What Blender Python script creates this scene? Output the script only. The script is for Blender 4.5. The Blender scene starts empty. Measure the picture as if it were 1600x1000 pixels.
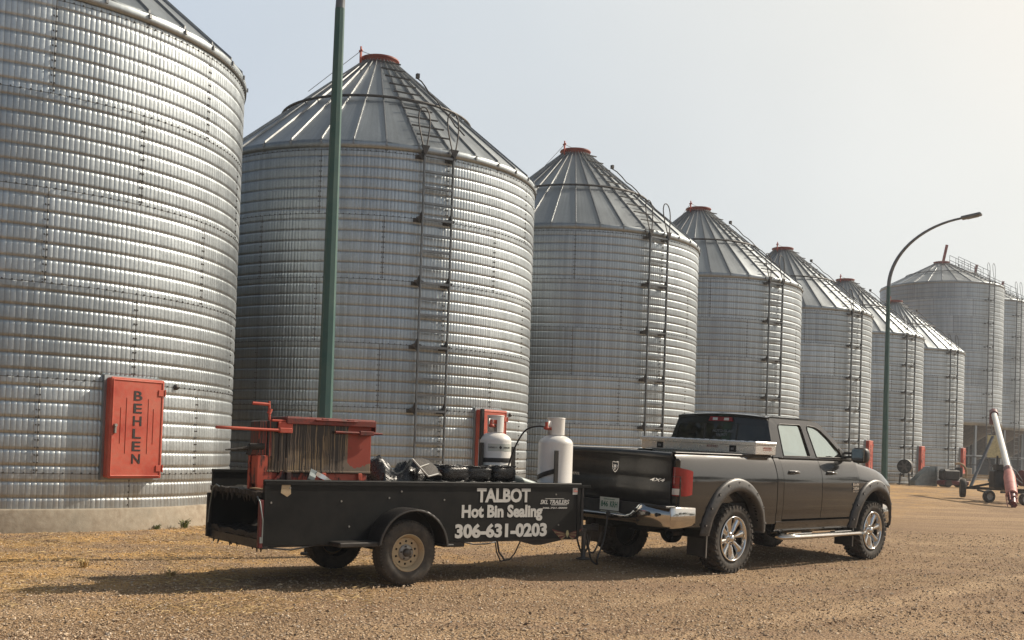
import bpy, math, random
import numpy as np
from mathutils import Vector, Matrix, noise
random.seed(7); RNG = np.random.default_rng(11)
S = bpy.context.scene
COL = S.collection
PI = math.pi
R_ = math.radians

# ------------------------------------------------------------------ camera
CAM = dict(f=1701.4, cy=657.9, pit=0.0275, rol=0.0331, h=1.467)
cd = bpy.data.cameras.new('camera'); cam = bpy.data.objects.new('camera', cd); COL.objects.link(cam)
cd.sensor_fit = 'HORIZONTAL'; cd.sensor_width = 36; cd.lens = 36 * CAM['f'] / 1600
cd.shift_y = (CAM['cy'] - 500) / 1600
cd.clip_start = .05; cd.clip_end = 6000
_p, _r = CAM['pit'], CAM['rol']
Rw = Vector((1, 0, 0)); Uw = Vector((0, -math.sin(_p), math.cos(_p))); Fw = Vector((0, math.cos(_p), math.sin(_p)))
cr = Rw * math.cos(_r) + Uw * math.sin(_r); cu = -Rw * math.sin(_r) + Uw * math.cos(_r)
m = Matrix.Identity(4)
for i in range(3):
    m[i][0] = cr[i]; m[i][1] = cu[i]; m[i][2] = -Fw[i]
m[2][3] = CAM['h']; cam.matrix_world = m
S.camera = cam

# ------------------------------------------------------------------ sky and sun
SUN_B, SUN_E = 63.0, 38.0        # bearing right of the view direction, elevation
w = bpy.data.worlds.new('World'); S.world = w; w.use_nodes = True
nt = w.node_tree; nt.nodes.clear()
N = nt.nodes.new; L = nt.links.new
out = N('ShaderNodeOutputWorld'); bg = N('ShaderNodeBackground'); bg.inputs[1].default_value = 0.12
sky = N('ShaderNodeTexSky'); sky.sky_type = 'NISHITA'; sky.sun_disc = False
sky.sun_elevation = R_(SUN_E); sky.sun_rotation = R_(SUN_B); sky.altitude = 500
sky.air_density = 1.0; sky.dust_density = 4.0; sky.ozone_density = 1.5
tc = N('ShaderNodeTexCoord'); sd = (math.sin(R_(SUN_B)) * math.cos(R_(SUN_E)), math.cos(R_(SUN_B)) * math.cos(R_(SUN_E)), math.sin(R_(SUN_E)))
dot = N('ShaderNodeVectorMath'); dot.operation = 'DOT_PRODUCT'; dot.inputs[1].default_value = sd
L(tc.outputs['Generated'], dot.inputs[0])
sm = N('ShaderNodeValToRGB'); e = sm.color_ramp.elements
SKYK = 6.15
e[0].position = 0.30; e[0].color = (.085, .125, .175, 1)
e[1].position = 0.97; e[1].color = (1.45, 1.25, .98, 1)
x = e.new(.48); x.color = (.30, .39, .52, 1)
x = e.new(.58); x.color = (.60, .69, .80, 1)
x = e.new(.66); x.color = (.73, .82, .92, 1)
x = e.new(.78); x.color = (.90, .95, .96, 1)
x = e.new(.87); x.color = (1.08, 1.06, .96, 1)
mp = N('ShaderNodeMapRange'); mp.inputs[1].default_value = -1; mp.inputs[2].default_value = 1
L(dot.outputs['Value'], mp.inputs[0]); L(mp.outputs[0], sm.inputs[0])
# warm smoke near the horizon
sx = N('ShaderNodeSeparateXYZ'); L(tc.outputs['Generated'], sx.inputs[0])
hz = N('ShaderNodeMapRange'); hz.inputs[1].default_value = 0.0; hz.inputs[2].default_value = .45; hz.inputs[3].default_value = .55; hz.inputs[4].default_value = 0
L(sx.outputs['Z'], hz.inputs[0])
hm = N('ShaderNodeMixRGB'); hm.inputs[2].default_value = (.95, .93, .86, 1)
hf = N('ShaderNodeMath'); hf.operation = 'MULTIPLY'; hs = N('ShaderNodeMapRange'); hs.inputs[1].default_value = .4; hs.inputs[2].default_value = .85; hs.inputs[3].default_value = .35; hs.inputs[4].default_value = 1.0
L(mp.outputs[0], hs.inputs[0]); L(hz.outputs[0], hf.inputs[0]); L(hs.outputs[0], hf.inputs[1]); L(hf.outputs[0], hm.inputs[0]); L(sm.outputs[0], hm.inputs[1])
# soft unevenness of the smoke
nz = N('ShaderNodeTexNoise'); nz.inputs['Scale'].default_value = 2.4; nz.inputs['Detail'].default_value = 3
L(tc.outputs['Generated'], nz.inputs['Vector'])
nm = N('ShaderNodeMapRange'); nm.inputs[1].default_value = .3; nm.inputs[2].default_value = .7; nm.inputs[3].default_value = SKYK * .93; nm.inputs[4].default_value = SKYK * 1.05
L(nz.outputs[0], nm.inputs[0])
sc_ = N('ShaderNodeVectorMath'); sc_.operation = 'SCALE'; L(hm.outputs[0], sc_.inputs[0]); L(nm.outputs[0], sc_.inputs['Scale'])
mx = N('ShaderNodeMixRGB'); mx.inputs[0].default_value = .82
zd = N('ShaderNodeMapRange'); zd.interpolation_type = 'SMOOTHSTEP'; zd.inputs[1].default_value = .38; zd.inputs[2].default_value = .80; zd.inputs[3].default_value = 1; zd.inputs[4].default_value = .32
L(sx.outputs['Z'], zd.inputs[0]); zs_ = N('ShaderNodeVectorMath'); zs_.operation = 'SCALE'; L(sc_.outputs[0], zs_.inputs[0]); L(zd.outputs[0], zs_.inputs['Scale'])
L(sky.outputs[0], mx.inputs[1]); L(zs_.outputs[0], mx.inputs[2]); L(mx.outputs[0], bg.inputs[0]); L(bg.outputs[0], out.inputs[0])
sl = bpy.data.lights.new('sun', 'SUN'); so = bpy.data.objects.new('sun', sl); COL.objects.link(so)
sl.energy = 5.0; sl.angle = R_(1.0); sl.color = (1, .89, .74)
so.rotation_euler = (R_(90 - SUN_E), 0, R_(180 - SUN_B)); so.location = (30, 10, 40)
S.view_settings.view_transform = 'Standard'; S.view_settings.look = 'None'
S.view_settings.exposure = 0.22; S.view_settings.gamma = 1.0
S.cycles.max_bounces = 8; S.cycles.transparent_max_bounces = 12
S.cycles.volume_bounces = 0

# ------------------------------------------------------------------ materials
class NT:
    def __init__(s, name):
        s.m = bpy.data.materials.new(name); s.m.use_nodes = True; s.t = s.m.node_tree
        s.b = s.t.nodes['Principled BSDF']; s.b.inputs['Roughness'].default_value = .6
    def n(s, typ, **kw):
        n = s.t.nodes.new('ShaderNode' + typ)
        for k, v in kw.items():
            if k.startswith('i_'):
                k = k[2:]; k = int(k) if k.isdigit() else k.replace('_', ' ')
                n.inputs[k].default_value = v
            else: setattr(n, k, v)
        return n
    def l(s, a, b): s.t.links.new(a, b)
    def set(s, k, v):
        i = s.b.inputs[k]
        if hasattr(v, 'links') or hasattr(v, 'is_linked'): s.l(v, i)
        else: i.default_value = v
    def coord(s, which='Object'): return s.n('TexCoord').outputs[which]
    def math(s, op, a, b=None, c=None, clamp=False):
        n = s.n('Math', operation=op); n.use_clamp = clamp
        for k, v in enumerate((a, b, c)):
            if v is None: continue
            if isinstance(v, (int, float)): n.inputs[k].default_value = v
            else: s.l(v, n.inputs[k])
        return n.outputs[0]
    def noise(s, vec, scale, detail=3, rough=.5, sc=None):
        if sc is not None:
            mp = s.n('Mapping'); mp.inputs['Scale'].default_value = sc; s.l(vec, mp.inputs[0]); vec = mp.outputs[0]
        n = s.n('TexNoise'); n.inputs['Scale'].default_value = scale; n.inputs['Detail'].default_value = detail; n.inputs['Roughness'].default_value = rough
        s.l(vec, n.inputs['Vector']); return n.outputs[0]
    def ramp(s, fac, stops, interp='LINEAR'):
        n = s.n('ValToRGB'); el = n.color_ramp.elements; n.color_ramp.interpolation = interp
        while len(el) > 1: el.remove(el[0])
        el[0].position = stops[0][0]; el[0].color = tuple(stops[0][1]) + (1,) if len(stops[0][1]) == 3 else stops[0][1]
        for p, c in stops[1:]:
            q = el.new(p); q.color = tuple(c) + (1,)
        s.l(fac, n.inputs[0]); return n.outputs[0]
    def mix(s, fac, a, b, mode='MIX'):
        n = s.n('MixRGB'); n.blend_type = mode
        for k, v in enumerate((fac, a, b)):
            if isinstance(v, (int, float)): n.inputs[k].default_value = v
            elif isinstance(v, tuple): n.inputs[k].default_value = v + (1,) if len(v) == 3 else v
            else: s.l(v, n.inputs[k])
        return n.outputs[0]
    def mr(s, v, a, b, c, d, clamp=True):
        n = s.n('MapRange'); n.clamp = clamp
        for k, q in enumerate((a, b, c, d)): n.inputs[k + 1].default_value = q
        s.l(v, n.inputs[0]); return n.outputs[0]
    def bump(s, h, strength=.3, dist=.02):
        n = s.n('Bump'); n.inputs['Strength'].default_value = strength; n.inputs['Distance'].default_value = dist
        s.l(h, n.inputs['Height']); s.l(n.outputs[0], s.b.inputs['Normal']); return n

def paint(name, col, rough=.45, metal=0.0, var=.25, scale=6, dust=0.0, dustcol=(.30, .23, .16), bump=0.0, coat=0.0, spec=.5):
    """a slightly mottled procedural surface"""
    t = NT(name); co = t.coord()
    n1 = t.noise(co, scale, 5, .6); n2 = t.noise(co, scale * 7, 3, .6)
    f = t.mr(n1, .3, .7, 1 - var, 1 + var)
    c = t.mix(1.0, tuple(col), (1, 1, 1)); c = t.mix(1.0, tuple(col), tuple([1.0] * 3), 'MULTIPLY')
    g = t.n('CombineColor'); [t.l(f, g.inputs[k]) for k in range(3)]
    c = t.mix(1.0, tuple(col), g.outputs[0], 'MULTIPLY')
    if dust > 0:
        dm = t.mr(t.math('ADD', n1, t.math('MULTIPLY', n2, .5)), .55, .95, 0, dust)
        c = t.mix(dm, c, tuple(dustcol))
    t.set('Base Color', c)
    t.set('Roughness', t.mr(n2, .3, .7, max(.02, rough - .07), min(1, rough + .1)))
    t.set('Metallic', metal); t.b.inputs['Specular IOR Level'].default_value = spec
    if coat: t.b.inputs['Coat Weight'].default_value = coat; t.b.inputs['Coat Roughness'].default_value = .04
    if bump: t.bump(n2, bump, .01)
    return t.m

def galv(name, corr=True, base=.50, rough=.36, nple=330, R=4.25, sheets=9, z0=.88, tier=1.455, per=.2425):
    """galvanised steel; object space round the z axis: pleats, sheet to sheet tone, seams, dirt"""
    t = NT(name); co = t.coord(); sp = t.n('SeparateXYZ'); t.l(co, sp.inputs[0])
    X, Y, Z = sp.outputs
    ang = t.math('ARCTAN2', Y, X)
    info = t.n('ObjectInfo')
    cyl = t.n('CombineXYZ'); t.l(t.math('MULTIPLY', ang, R), cyl.inputs[0]); t.l(Z, cyl.inputs[1]); t.l(t.math('MULTIPLY', info.outputs['Random'], 37.0), cyl.inputs[2])
    v = cyl.outputs[0]
    spang = t.noise(v, 22, 2, .6); big = t.noise(v, .8, 4, .6); streak = t.noise(v, 1.0, 4, .6, sc=(14, .5, 1))
    if corr:
        ti = t.math('DIVIDE', t.math('SUBTRACT', Z, z0), tier); tf = t.math('FLOOR', ti)
        ai = t.math('MULTIPLY', t.math('ADD', ang, PI), sheets / (2 * PI)); off = t.math('MULTIPLY', t.math('MODULO', t.math('ADD', tf, 10.0), 2.0), .5)
        ai = t.math('ADD', ai, off); af = t.math('FLOOR', ai)
        cell = t.n('CombineXYZ'); t.l(af, cell.inputs[0]); t.l(tf, cell.inputs[1]); t.l(t.math('MULTIPLY', info.outputs['Random'], 91.0), cell.inputs[2])
        wn = t.n('TexWhiteNoise', noise_dimensions='3D'); t.l(cell.outputs[0], wn.inputs[0])
        cell2 = t.n('CombineXYZ'); t.l(tf, cell2.inputs[1]); t.l(t.math('MULTIPLY', info.outputs['Random'], 53.0), cell2.inputs[2])
        wn2 = t.n('TexWhiteNoise', noise_dimensions='3D'); t.l(cell2.outputs[0], wn2.inputs[0])
        sheet = t.math('ADD', t.mr(wn.outputs[0], 0, 1, .84, 1.08), t.mr(wn2.outputs[0], 0, 1, -.10, .07))
        # seam dirt lines
        zf = t.math('FRACT', ti); sl1 = t.math('LESS_THAN', zf, .010)
        xf = t.math('FRACT', ai); sl2 = t.math('LESS_THAN', xf, .006)
        seam = t.math('MAXIMUM', sl1, sl2)
        base_v = t.math('MULTIPLY', sheet, base)
    else:
        base_v = base; seam = None
        cell = t.math('FLOOR', t.math('MULTIPLY', t.math('ADD', ang, PI), 36 / (2 * PI)))
        wn = t.n('TexWhiteNoise', noise_dimensions='1D'); t.l(t.math('ADD', cell, t.math('MULTIPLY', info.outputs['Random'], 53.0)), wn.inputs['W'])
        base_v = t.math('MULTIPLY', t.mr(wn.outputs[0], 0, 1, .86, 1.10), base)
    f = t.math('MULTIPLY', base_v, t.mr(spang, .3, .7, .93, 1.07))
    f = t.math('MULTIPLY', f, t.mr(big, .3, .7, .90, 1.08)); f = t.math('MULTIPLY', f, t.mr(streak, .35, .75, 1.05, .86))
    c = t.n('CombineColor'); t.l(t.math('MULTIPLY', f, .90), c.inputs[0]); t.l(t.math('MULTIPLY', f, .985), c.inputs[1]); t.l(t.math('MULTIPLY', f, 1.035), c.inputs[2])
    col = c.outputs[0]
    if corr:
        ph = t.math('MULTIPLY', ang, float(nple)); idx = t.math('FLOOR', t.math('DIVIDE', ph, 2 * PI)); ci = t.n('CombineXYZ'); t.l(idx, ci.inputs[0]); t.l(tf, ci.inputs[1])
        wp = t.n('TexWhiteNoise', noise_dimensions='3D'); t.l(ci.outputs[0], wp.inputs[0])
        ab = t.math('ABSOLUTE', t.math('SINE', t.math('MULTIPLY', ph, .5)))
        # dirt held in each crimp, and a darker line along the tight groove between two corrugations
        col = t.mix(1.0, col, t.ramp(wp.outputs[0], [(0, (.84, .84, .84)), (.6, (1, 1, 1)), (1, (1.0, 1.0, 1.0))]), 'MULTIPLY')
        gf = t.math('ABSOLUTE', t.math('SUBTRACT', t.math('FRACT', t.math('ADD', t.math('DIVIDE', t.math('SUBTRACT', Z, z0), per), 10.0)), .5))
        gf = t.math('ADD', gf, t.math('MULTIPLY', t.math('SUBTRACT', streak, .5), .05))
        col = t.mix(t.mr(gf, .035, .075, .45, 0), col, (.12, .12, .12))
        col = t.mix(t.math('MULTIPLY', t.mr(ab, .0, .30, 1, 0), t.mr(wp.outputs[0], 0, 1, .10, .55)), col, (.13, .125, .12))
    if seam is not None: col = t.mix(t.math('MULTIPLY', seam, .75), col, (.10, .09, .08))
    # rain-splashed dust near the foot
    dz = t.mr(Z, .3, 1.5, .35, 0.0); dz = t.math('MULTIPLY', dz, t.mr(streak, .3, .7, .3, 1.3))
    col = t.mix(dz, col, (.32, .26, .19))
    t.set('Base Color', col); t.set('Metallic', .94)
    t.set('Roughness', t.math('ADD', t.mr(big, .3, .7, rough - .06, rough + .07), t.mr(spang, .3, .7, -.03, .03)))
    if corr:
        # crimps pressed across the corrugations: narrow creases, uneven in depth
        cre = t.math('POWER', ab, .55)
        h = t.math('MULTIPLY', cre, t.mr(wp.outputs[0], 0, 1, .45, 1.0))
        h = t.math('ADD', h, t.math('MULTIPLY', t.noise(v, 3, 2), .8))
        t.bump(h, 1.0, .009)
    else:
        h = t.noise(v, 1.3, 3); t.bump(h, .5, .02)
    return t.m

M = {}
M['wall'] = galv('corrugated_galvanised', True, base=.47, rough=.46)
M['wall2'] = galv('corrugated_galvanised_dull', True, base=.46, rough=.48, nple=300, R=4.92, sheets=10, z0=4.7, tier=1.4, per=.35)
M['roof'] = galv('roof_galvanised', False, base=.40, rough=.42)
M['roofdark'] = galv('roof_skirt_galvanised', False, base=.38, rough=.5)
M['rib'] = paint('galvanised_rib', (.27, .28, .285), .5, .7, .2)
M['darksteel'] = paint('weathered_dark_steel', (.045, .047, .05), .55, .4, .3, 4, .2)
M['ladder'] = paint('galvanised_ladder', (.20, .21, .215), .5, .7, .25, 3)
M['bolt'] = paint('seam_bolt', (.12, .12, .115), .5, .6, .3)
M['red'] = paint('faded_orange_red_paint', (.50, .058, .030), .55, 0, .28, 2.2, .65, (.38, .15, .10), .12)
M['redlid'] = paint('weathered_red_lid', (.30, .05, .035), .55, 0, .3, 3, .4, (.30, .20, .15))
M['redtop'] = paint('worn_red_kettle_lid', (.27, .034, .020), .5, 0, .35, 9, 1.0, (.05, .022, .018), .15)
M['concrete'] = paint('bin_foundation_concrete', (.40, .35, .27), .9, 0, .35, 1.4, .85, (.20, .155, .11), .6)
M['black'] = paint('black_paint', (.014, .014, .015), .45, 0, .3, 5, .22, (.11, .085, .06), .1)
M['trailer'] = paint('black_trailer_panel', (.0085, .0092, .0095), .5, 0, .4, 2.2, .22, (.045, .04, .032), .08, 0, .22)
M['tar'] = paint('tar_crust', (.012, .011, .010), .6, 0, .5, 14, .35, (.085, .065, .045), 1.0)
M['tarshiny'] = paint('shiny_black_wrap', (.007, .007, .008), .26, 0, .4, 9, .06, (.05, .045, .04), .5)
M['rubber'] = paint('tyre_rubber', (.028, .027, .026), .8, 0, .25, 9, .55, (.13, .105, .078), .2)
M['plastic'] = paint('black_plastic', (.018, .018, .019), .5, 0, .2, 8, .25, (.09, .075, .06), .1)
M['flare'] = paint('textured_flare_plastic', (.038, .037, .036), .42, 0, .2, 20, .3, (.13, .11, .09), .15)
M['truck'] = paint('granite_metallic_paint', (.0105, .0110, .0120), .20, .3, .06, 30, .08, (.034, .031, .028), 0, 1.0, .3)
M['truckdull'] = paint('dusty_tailgate_paint', (.0085, .0086, .009), .34, .15, .12, 12, .25, (.05, .044, .038), 0, .35)
M['chrome'] = paint('chrome', (.55, .54, .52), .08, 1.0, .08, 8, .22, (.40, .33, .25))
M['chromerim'] = paint('chrome_wheel', (.74, .73, .71), .12, 1.0, .08, 18, .35, (.35, .28, .20))
M['alu'] = paint('toolbox_aluminium', (.76, .76, .75), .30, .85, .08, 6, .2, (.4, .34, .28))
M['inner'] = paint('dark_underbody', (.010, .010, .010), .8, 0, .3)
M['white'] = paint('white_tank_paint', (.74, .73, .70), .38, 0, .04, 4, .20, (.50, .44, .34), .03)
M['lettering'] = paint('grey_white_vinyl', (.62, .62, .59), .6, 0, .06, 12, .2, (.3, .27, .22))
M['letterdark'] = paint('black_lettering', (.020, .018, .018), .5)
M['lens'] = paint('red_lens', (.26, .005, .010), .12, 0, .12, 25, 0, coat=.6)
M['lenswhite'] = paint('clear_lens', (.62, .60, .57), .12, 0, .12, 25)
M['plate'] = paint('plate_white', (.52, .56, .52), .45, 0, .08, 20, .3)
M['green'] = paint('plate_green', (.03, .13, .08), .5)
M['rimtan'] = paint('dusty_cream_rim', (.50, .40, .25), .6, 0, .2, 9, .5, (.26, .15, .08), .1)
M['hub'] = paint('grey_hub', (.30, .29, .27), .5, .5, .2)
M['post'] = paint('green_lamp_post_paint', (.034, .105, .094), .5, 0, .12, 2.5, .22, (.16, .16, .12))
M['arm'] = paint('grey_lamp_arm', (.16, .17, .18), .45, .5, .15)
M['wood'] = paint('weathered_wood', (.32, .23, .13), .85, 0, .3, 4, .3)
M['maroon'] = paint('maroon_paint', (.11, .014, .016), .45, 0, .2)
M['pink'] = paint('faded_pink_red_paint', (.58, .20, .17), .6, 0, .2, 5, .3, (.6, .45, .38))
M['tubewhite'] = paint('white_auger_tube', (.72, .72, .68), .45, 0, .06, 5)
M['pad'] = paint('grey_steel_pipe', (.25, .28, .28), .42, .7, .2)
M['cloth'] = paint('dark_seat_fabric', (.03, .03, .03), .85)
M['skin'] = paint('dead_straw', (.42, .30, .13), .85, 0, .3, 10)
M['weed'] = paint('weed_green', (.10, .13, .03), .8, 0, .3, 10)
M['badge'] = paint('badge_silver', (.70, .70, .70), .2, .9, .05)
M['ylabel'] = paint('worn_yellow_sign', (.42, .38, .20), .6, 0, .3)

def glass(name, tint, ior_mix=.35, rough=.02):
    t = NT(name); ns = t.t.nodes; ns.remove(t.b)
    tr = t.n('BsdfTransparent'); tr.inputs[0].default_value = tuple(tint) + (1,)
    gl = t.n('BsdfGlossy'); gl.inputs[0].default_value = (.88, .93, .93, 1) if rough > 0 else (.82, .95, .93, 1); gl.inputs['Roughness'].default_value = rough
    fr = t.n('Fresnel'); fr.inputs[0].default_value = 1.55
    f = t.math('ADD', t.math('MULTIPLY', fr.outputs[0], 1.0), ior_mix, clamp=True)
    co = t.coord(); d = t.noise(co, 5, 4); df = t.n('BsdfDiffuse'); df.inputs[0].default_value = (.30, .26, .20, 1)
    mx = t.n('MixShader'); t.l(f, mx.inputs[0]); t.l(tr.outputs[0], mx.inputs[1]); t.l(gl.outputs[0], mx.inputs[2])
    m2 = t.n('MixShader'); t.l(t.mr(d, .35, .75, .02, .12), m2.inputs[0]); t.l(mx.outputs[0], m2.inputs[1]); t.l(df.outputs[0], m2.inputs[2])
    t.l(m2.outputs[0], ns['Material Output'].inputs[0]); return t.m
M['glassdark'] = glass('privacy_glass', (.05, .055, .055), .42, .0)
M['glassback'] = glass('rear_tinted_glass', (.12, .13, .13), .02)
M['glassgreen'] = glass('green_tinted_glass', (.45, .70, .62), .42, .0)

def mat_kettle():
    t = NT('kettle_paint_with_tar_drips'); co = t.coord(); sp = t.n('SeparateXYZ'); t.l(co, sp.inputs[0]); X, Y, Z = sp.outputs; Z = t.math('ADD', Z, .98)
    n0 = t.noise(co, 2.2, 4, .6)
    base = t.mix(t.mr(n0, .45, .55, 0, 1), (.25, .175, .095), (.17, .13, .095))
    # remains of the red paint towards both ends
    rd = t.math('ADD', t.mr(X, .85, 1.0, 0, 1), t.math('ADD', t.mr(X, .10, -.02, 0, .9), 0.0))
    rd = t.math('MULTIPLY', t.math('MINIMUM', rd, 1.0), t.mr(t.math('ADD', Z, t.math('MULTIPLY', n0, .5)), 1.50, 1.58, .12, 1))
    base = t.mix(t.math('GREATER_THAN', rd, .45), base, (.30, .045, .025)); base = t.mix(t.mr(t.noise(co, 9, 5, .7), .54, .66, 0, .5), base, (.10, .055, .03))
    # drips: narrow vertical runs whose length varies
    u = t.n('CombineXYZ'); t.l(t.math('ADD', X, t.math('MULTIPLY', Y, 1.0)), u.inputs[0])
    wob = t.math('MULTIPLY', t.noise(co, 5, 2), .03)
    uu = t.n('CombineXYZ'); t.l(t.math('ADD', t.math('ADD', X, t.math('MULTIPLY', Y, .83)), wob), uu.inputs[0])
    d1 = t.noise(uu.outputs[0], 60, 1, .5); d2 = t.noise(uu.outputs[0], 14, 3, .6)
    top = t.mr(Z, 1.05, 1.72, .10, .0); thin = t.math('GREATER_THAN', t.math('SUBTRACT', d1, top), .44)
    wide = t.math('GREATER_THAN', t.math('SUBTRACT', d2, t.mr(Z, 1.05, 1.72, .10, -.08)), .56)
    splash = t.math('GREATER_THAN', t.noise(co, 14, 4, .7), .66)
    reg = t.math('LESS_THAN', t.math('ADD', X, t.math('MULTIPLY', n0, .25)), 1.02)
    dr = t.math('MAXIMUM', t.math('MULTIPLY', thin, reg), t.math('MAXIMUM', t.math('MULTIPLY', wide, reg), splash))
    c = t.mix(t.math('MULTIPLY', dr, .96), base, (.016, .013, .012))
    t.set('Base Color', c); t.set('Roughness', t.mr(dr, 0, 1, .6, .3)); t.bump(dr, .6, .008)
    return t.m
M['kettle'] = mat_kettle()

def mat_redtar():
    t = NT('red_paint_splashed_with_tar'); co = t.coord()
    a = t.noise(co, 7, 5, .65, sc=(1, 1, .35)); b = t.noise(co, 2, 3)
    base = t.mix(t.mr(b, .4, .6, 0, 1), (.40, .055, .030), (.50, .10, .055))
    c = t.mix(t.mr(a, .48, .55, 0, .95), base, (.018, .013, .012)); t.set('Base Color', c); t.set('Roughness', .45)
    t.bump(a, .4, .01); return t.m
M['redtar'] = mat_redtar()

def mat_ground():
    t = NT('gravel_yard_with_chaff'); co = t.coord()
    big = t.noise(co, .10, 5, .6); mid = t.noise(co, .9, 5, .65)
    tm = t.n('Mapping'); tm.inputs['Rotation'].default_value = (0, 0, R_(-48)); tm.inputs['Scale'].default_value = (.05, .9, 1); t.l(co, tm.inputs[0])
    trk = t.noise(tm.outputs[0], 1.4, 4, .6)
    v1 = t.n('TexVoronoi'); v1.inputs['Scale'].default_value = 34; v1.inputs['Randomness'].default_value = 1; t.l(co, v1.inputs['Vector'])
    v2 = t.n('TexVoronoi'); v2.inputs['Scale'].default_value = 75; t.l(co, v2.inputs['Vector'])
    sp = t.n('SeparateColor'); t.l(v1.outputs['Color'], sp.inputs[0]); sp2 = t.n('SeparateColor'); t.l(v2.outputs['Color'], sp2.inputs[0])
    peb = t.ramp(sp.outputs[0], [(0, (.13, .080, .046)), (.25, (.27, .175, .10)), (.55, (.40, .275, .165)), (.8, (.51, .365, .235)), (1, (.66, .52, .37))])
    peb2 = t.ramp(sp2.outputs[1], [(0, (.17, .108, .062)), (.5, (.37, .25, .15)), (1, (.57, .42, .28))])
    c = t.mix(t.mr(mid, .42, .58, .25, .85), peb, peb2)
    edge = t.mr(v1.outputs['Distance'], .0, .55, 1.08, .62); g = t.n('CombineColor'); [t.l(edge, g.inputs[k]) for k in range(3)]
    c = t.mix(1.0, c, g.outputs[0], 'MULTIPLY')
    # sandy and darker worn patches
    c = t.mix(t.mr(big, .45, .62, 0, .45), c, (.46, .325, .20)); c = t.mix(t.mr(trk, .48, .60, 0, .70), c, (.235, .160, .108))
    c = t.mix(t.mr(t.noise(co, 2.6, 5, .7), .60, .74, 0, .55), c, (.19, .13, .08))
    c = t.mix(t.mr(t.noise(co, .35, 4, .6), .55, .7, 0, .35), c, (.54, .395, .25))
    # packed wheel lanes running with the yard road
    sv = t.n('SeparateXYZ'); t.l(co, sv.inputs[0])
    vv = t.math('ADD', t.math('MULTIPLY', sv.outputs[0], -.707), t.math('MULTIPLY', sv.outputs[1], .707))
    vv = t.math('ADD', vv, t.math('MULTIPLY', t.noise(co, .12, 2), 1.6))
    lane = t.math('ABSOLUTE', t.math('SUBTRACT', t.math('FRACT', t.math('DIVIDE', vv, 1.75)), .5))
    lm = t.math('MULTIPLY', t.mr(lane, .06, .17, 1, 0), t.mr(t.noise(co, .5, 4, .65), .40, .60, 0, .75))
    lm = t.math('MULTIPLY', lm, t.mr(vv, 6.5, 9.0, 1, 0))
    c = t.mix(lm, c, t.mix(.5, peb2, (.53, .40, .265)))
    rim = t.math('MULTIPLY', t.math('MULTIPLY', t.mr(lane, .15, .20, 0, 1), t.mr(lane, .22, .30, 1, 0)), t.mr(vv, 6.5, 9.0, 1, 0))
    c = t.mix(t.math('MULTIPLY', rim, t.mr(t.noise(co, .8, 4, .65), .45, .6, 0, .45)), c, (.20, .135, .088))
    # golden chaff beside the bins
    s2 = t.n('SeparateXYZ'); t.l(co, s2.inputs[0])
    side = t.math('SUBTRACT', t.math('MULTIPLY', s2.outputs[0], -.84), t.math('MULTIPLY', s2.outputs[1], -.54))
    chaff = t.math('MULTIPLY', t.mr(side, 6.0, 11.0, 0, 1), t.mr(t.noise(co, 1.1, 5, .7), .44, .60, 0, .75))
    c = t.mix(chaff, c, (.50, .31, .12))
    c = t.mix(1.0, c, (1.16, 1.14, 1.10), 'MULTIPLY')
    t.set('Base Color', c); t.set('Roughness', .95); t.b.inputs['Specular IOR Level'].default_value = .15
    h = t.math('ADD', t.math('MULTIPLY', v1.outputs['Distance'], -.8), t.math('ADD', t.math('MULTIPLY', v2.outputs['Distance'], -.35), t.math('MULTIPLY', mid, 1.4)))
    t.bump(h, .9, .03); return t.m
M['ground'] = mat_ground()

def mat_stone():
    t = NT('loose_pebble'); g = t.n('NewGeometry'); r = g.outputs['Random Per Island']
    c = t.ramp(r, [(0, (.15, .10, .062)), (.2, (.30, .21, .13)), (.5, (.44, .32, .205)), (.8, (.56, .43, .29)), (.95, (.62, .50, .37)), (1, (.32, .29, .26))])
    t.set('Base Color', c); t.set('Roughness', .85); return t.m
M['stone'] = mat_stone()
def mat_leaf(name, c0, c1):
    t = NT(name); g = t.n('NewGeometry'); c = t.mix(g.outputs['Random Per Island'], c0, c1)
    t.set('Base Color', c); t.set('Roughness', .8); return t.m
M['straw'] = mat_leaf('straw_bits', (.36, .23, .09), (.62, .46, .23))
M['tree'] = mat_leaf('far_foliage', (.025, .035, .018), (.06, .075, .035))

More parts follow.
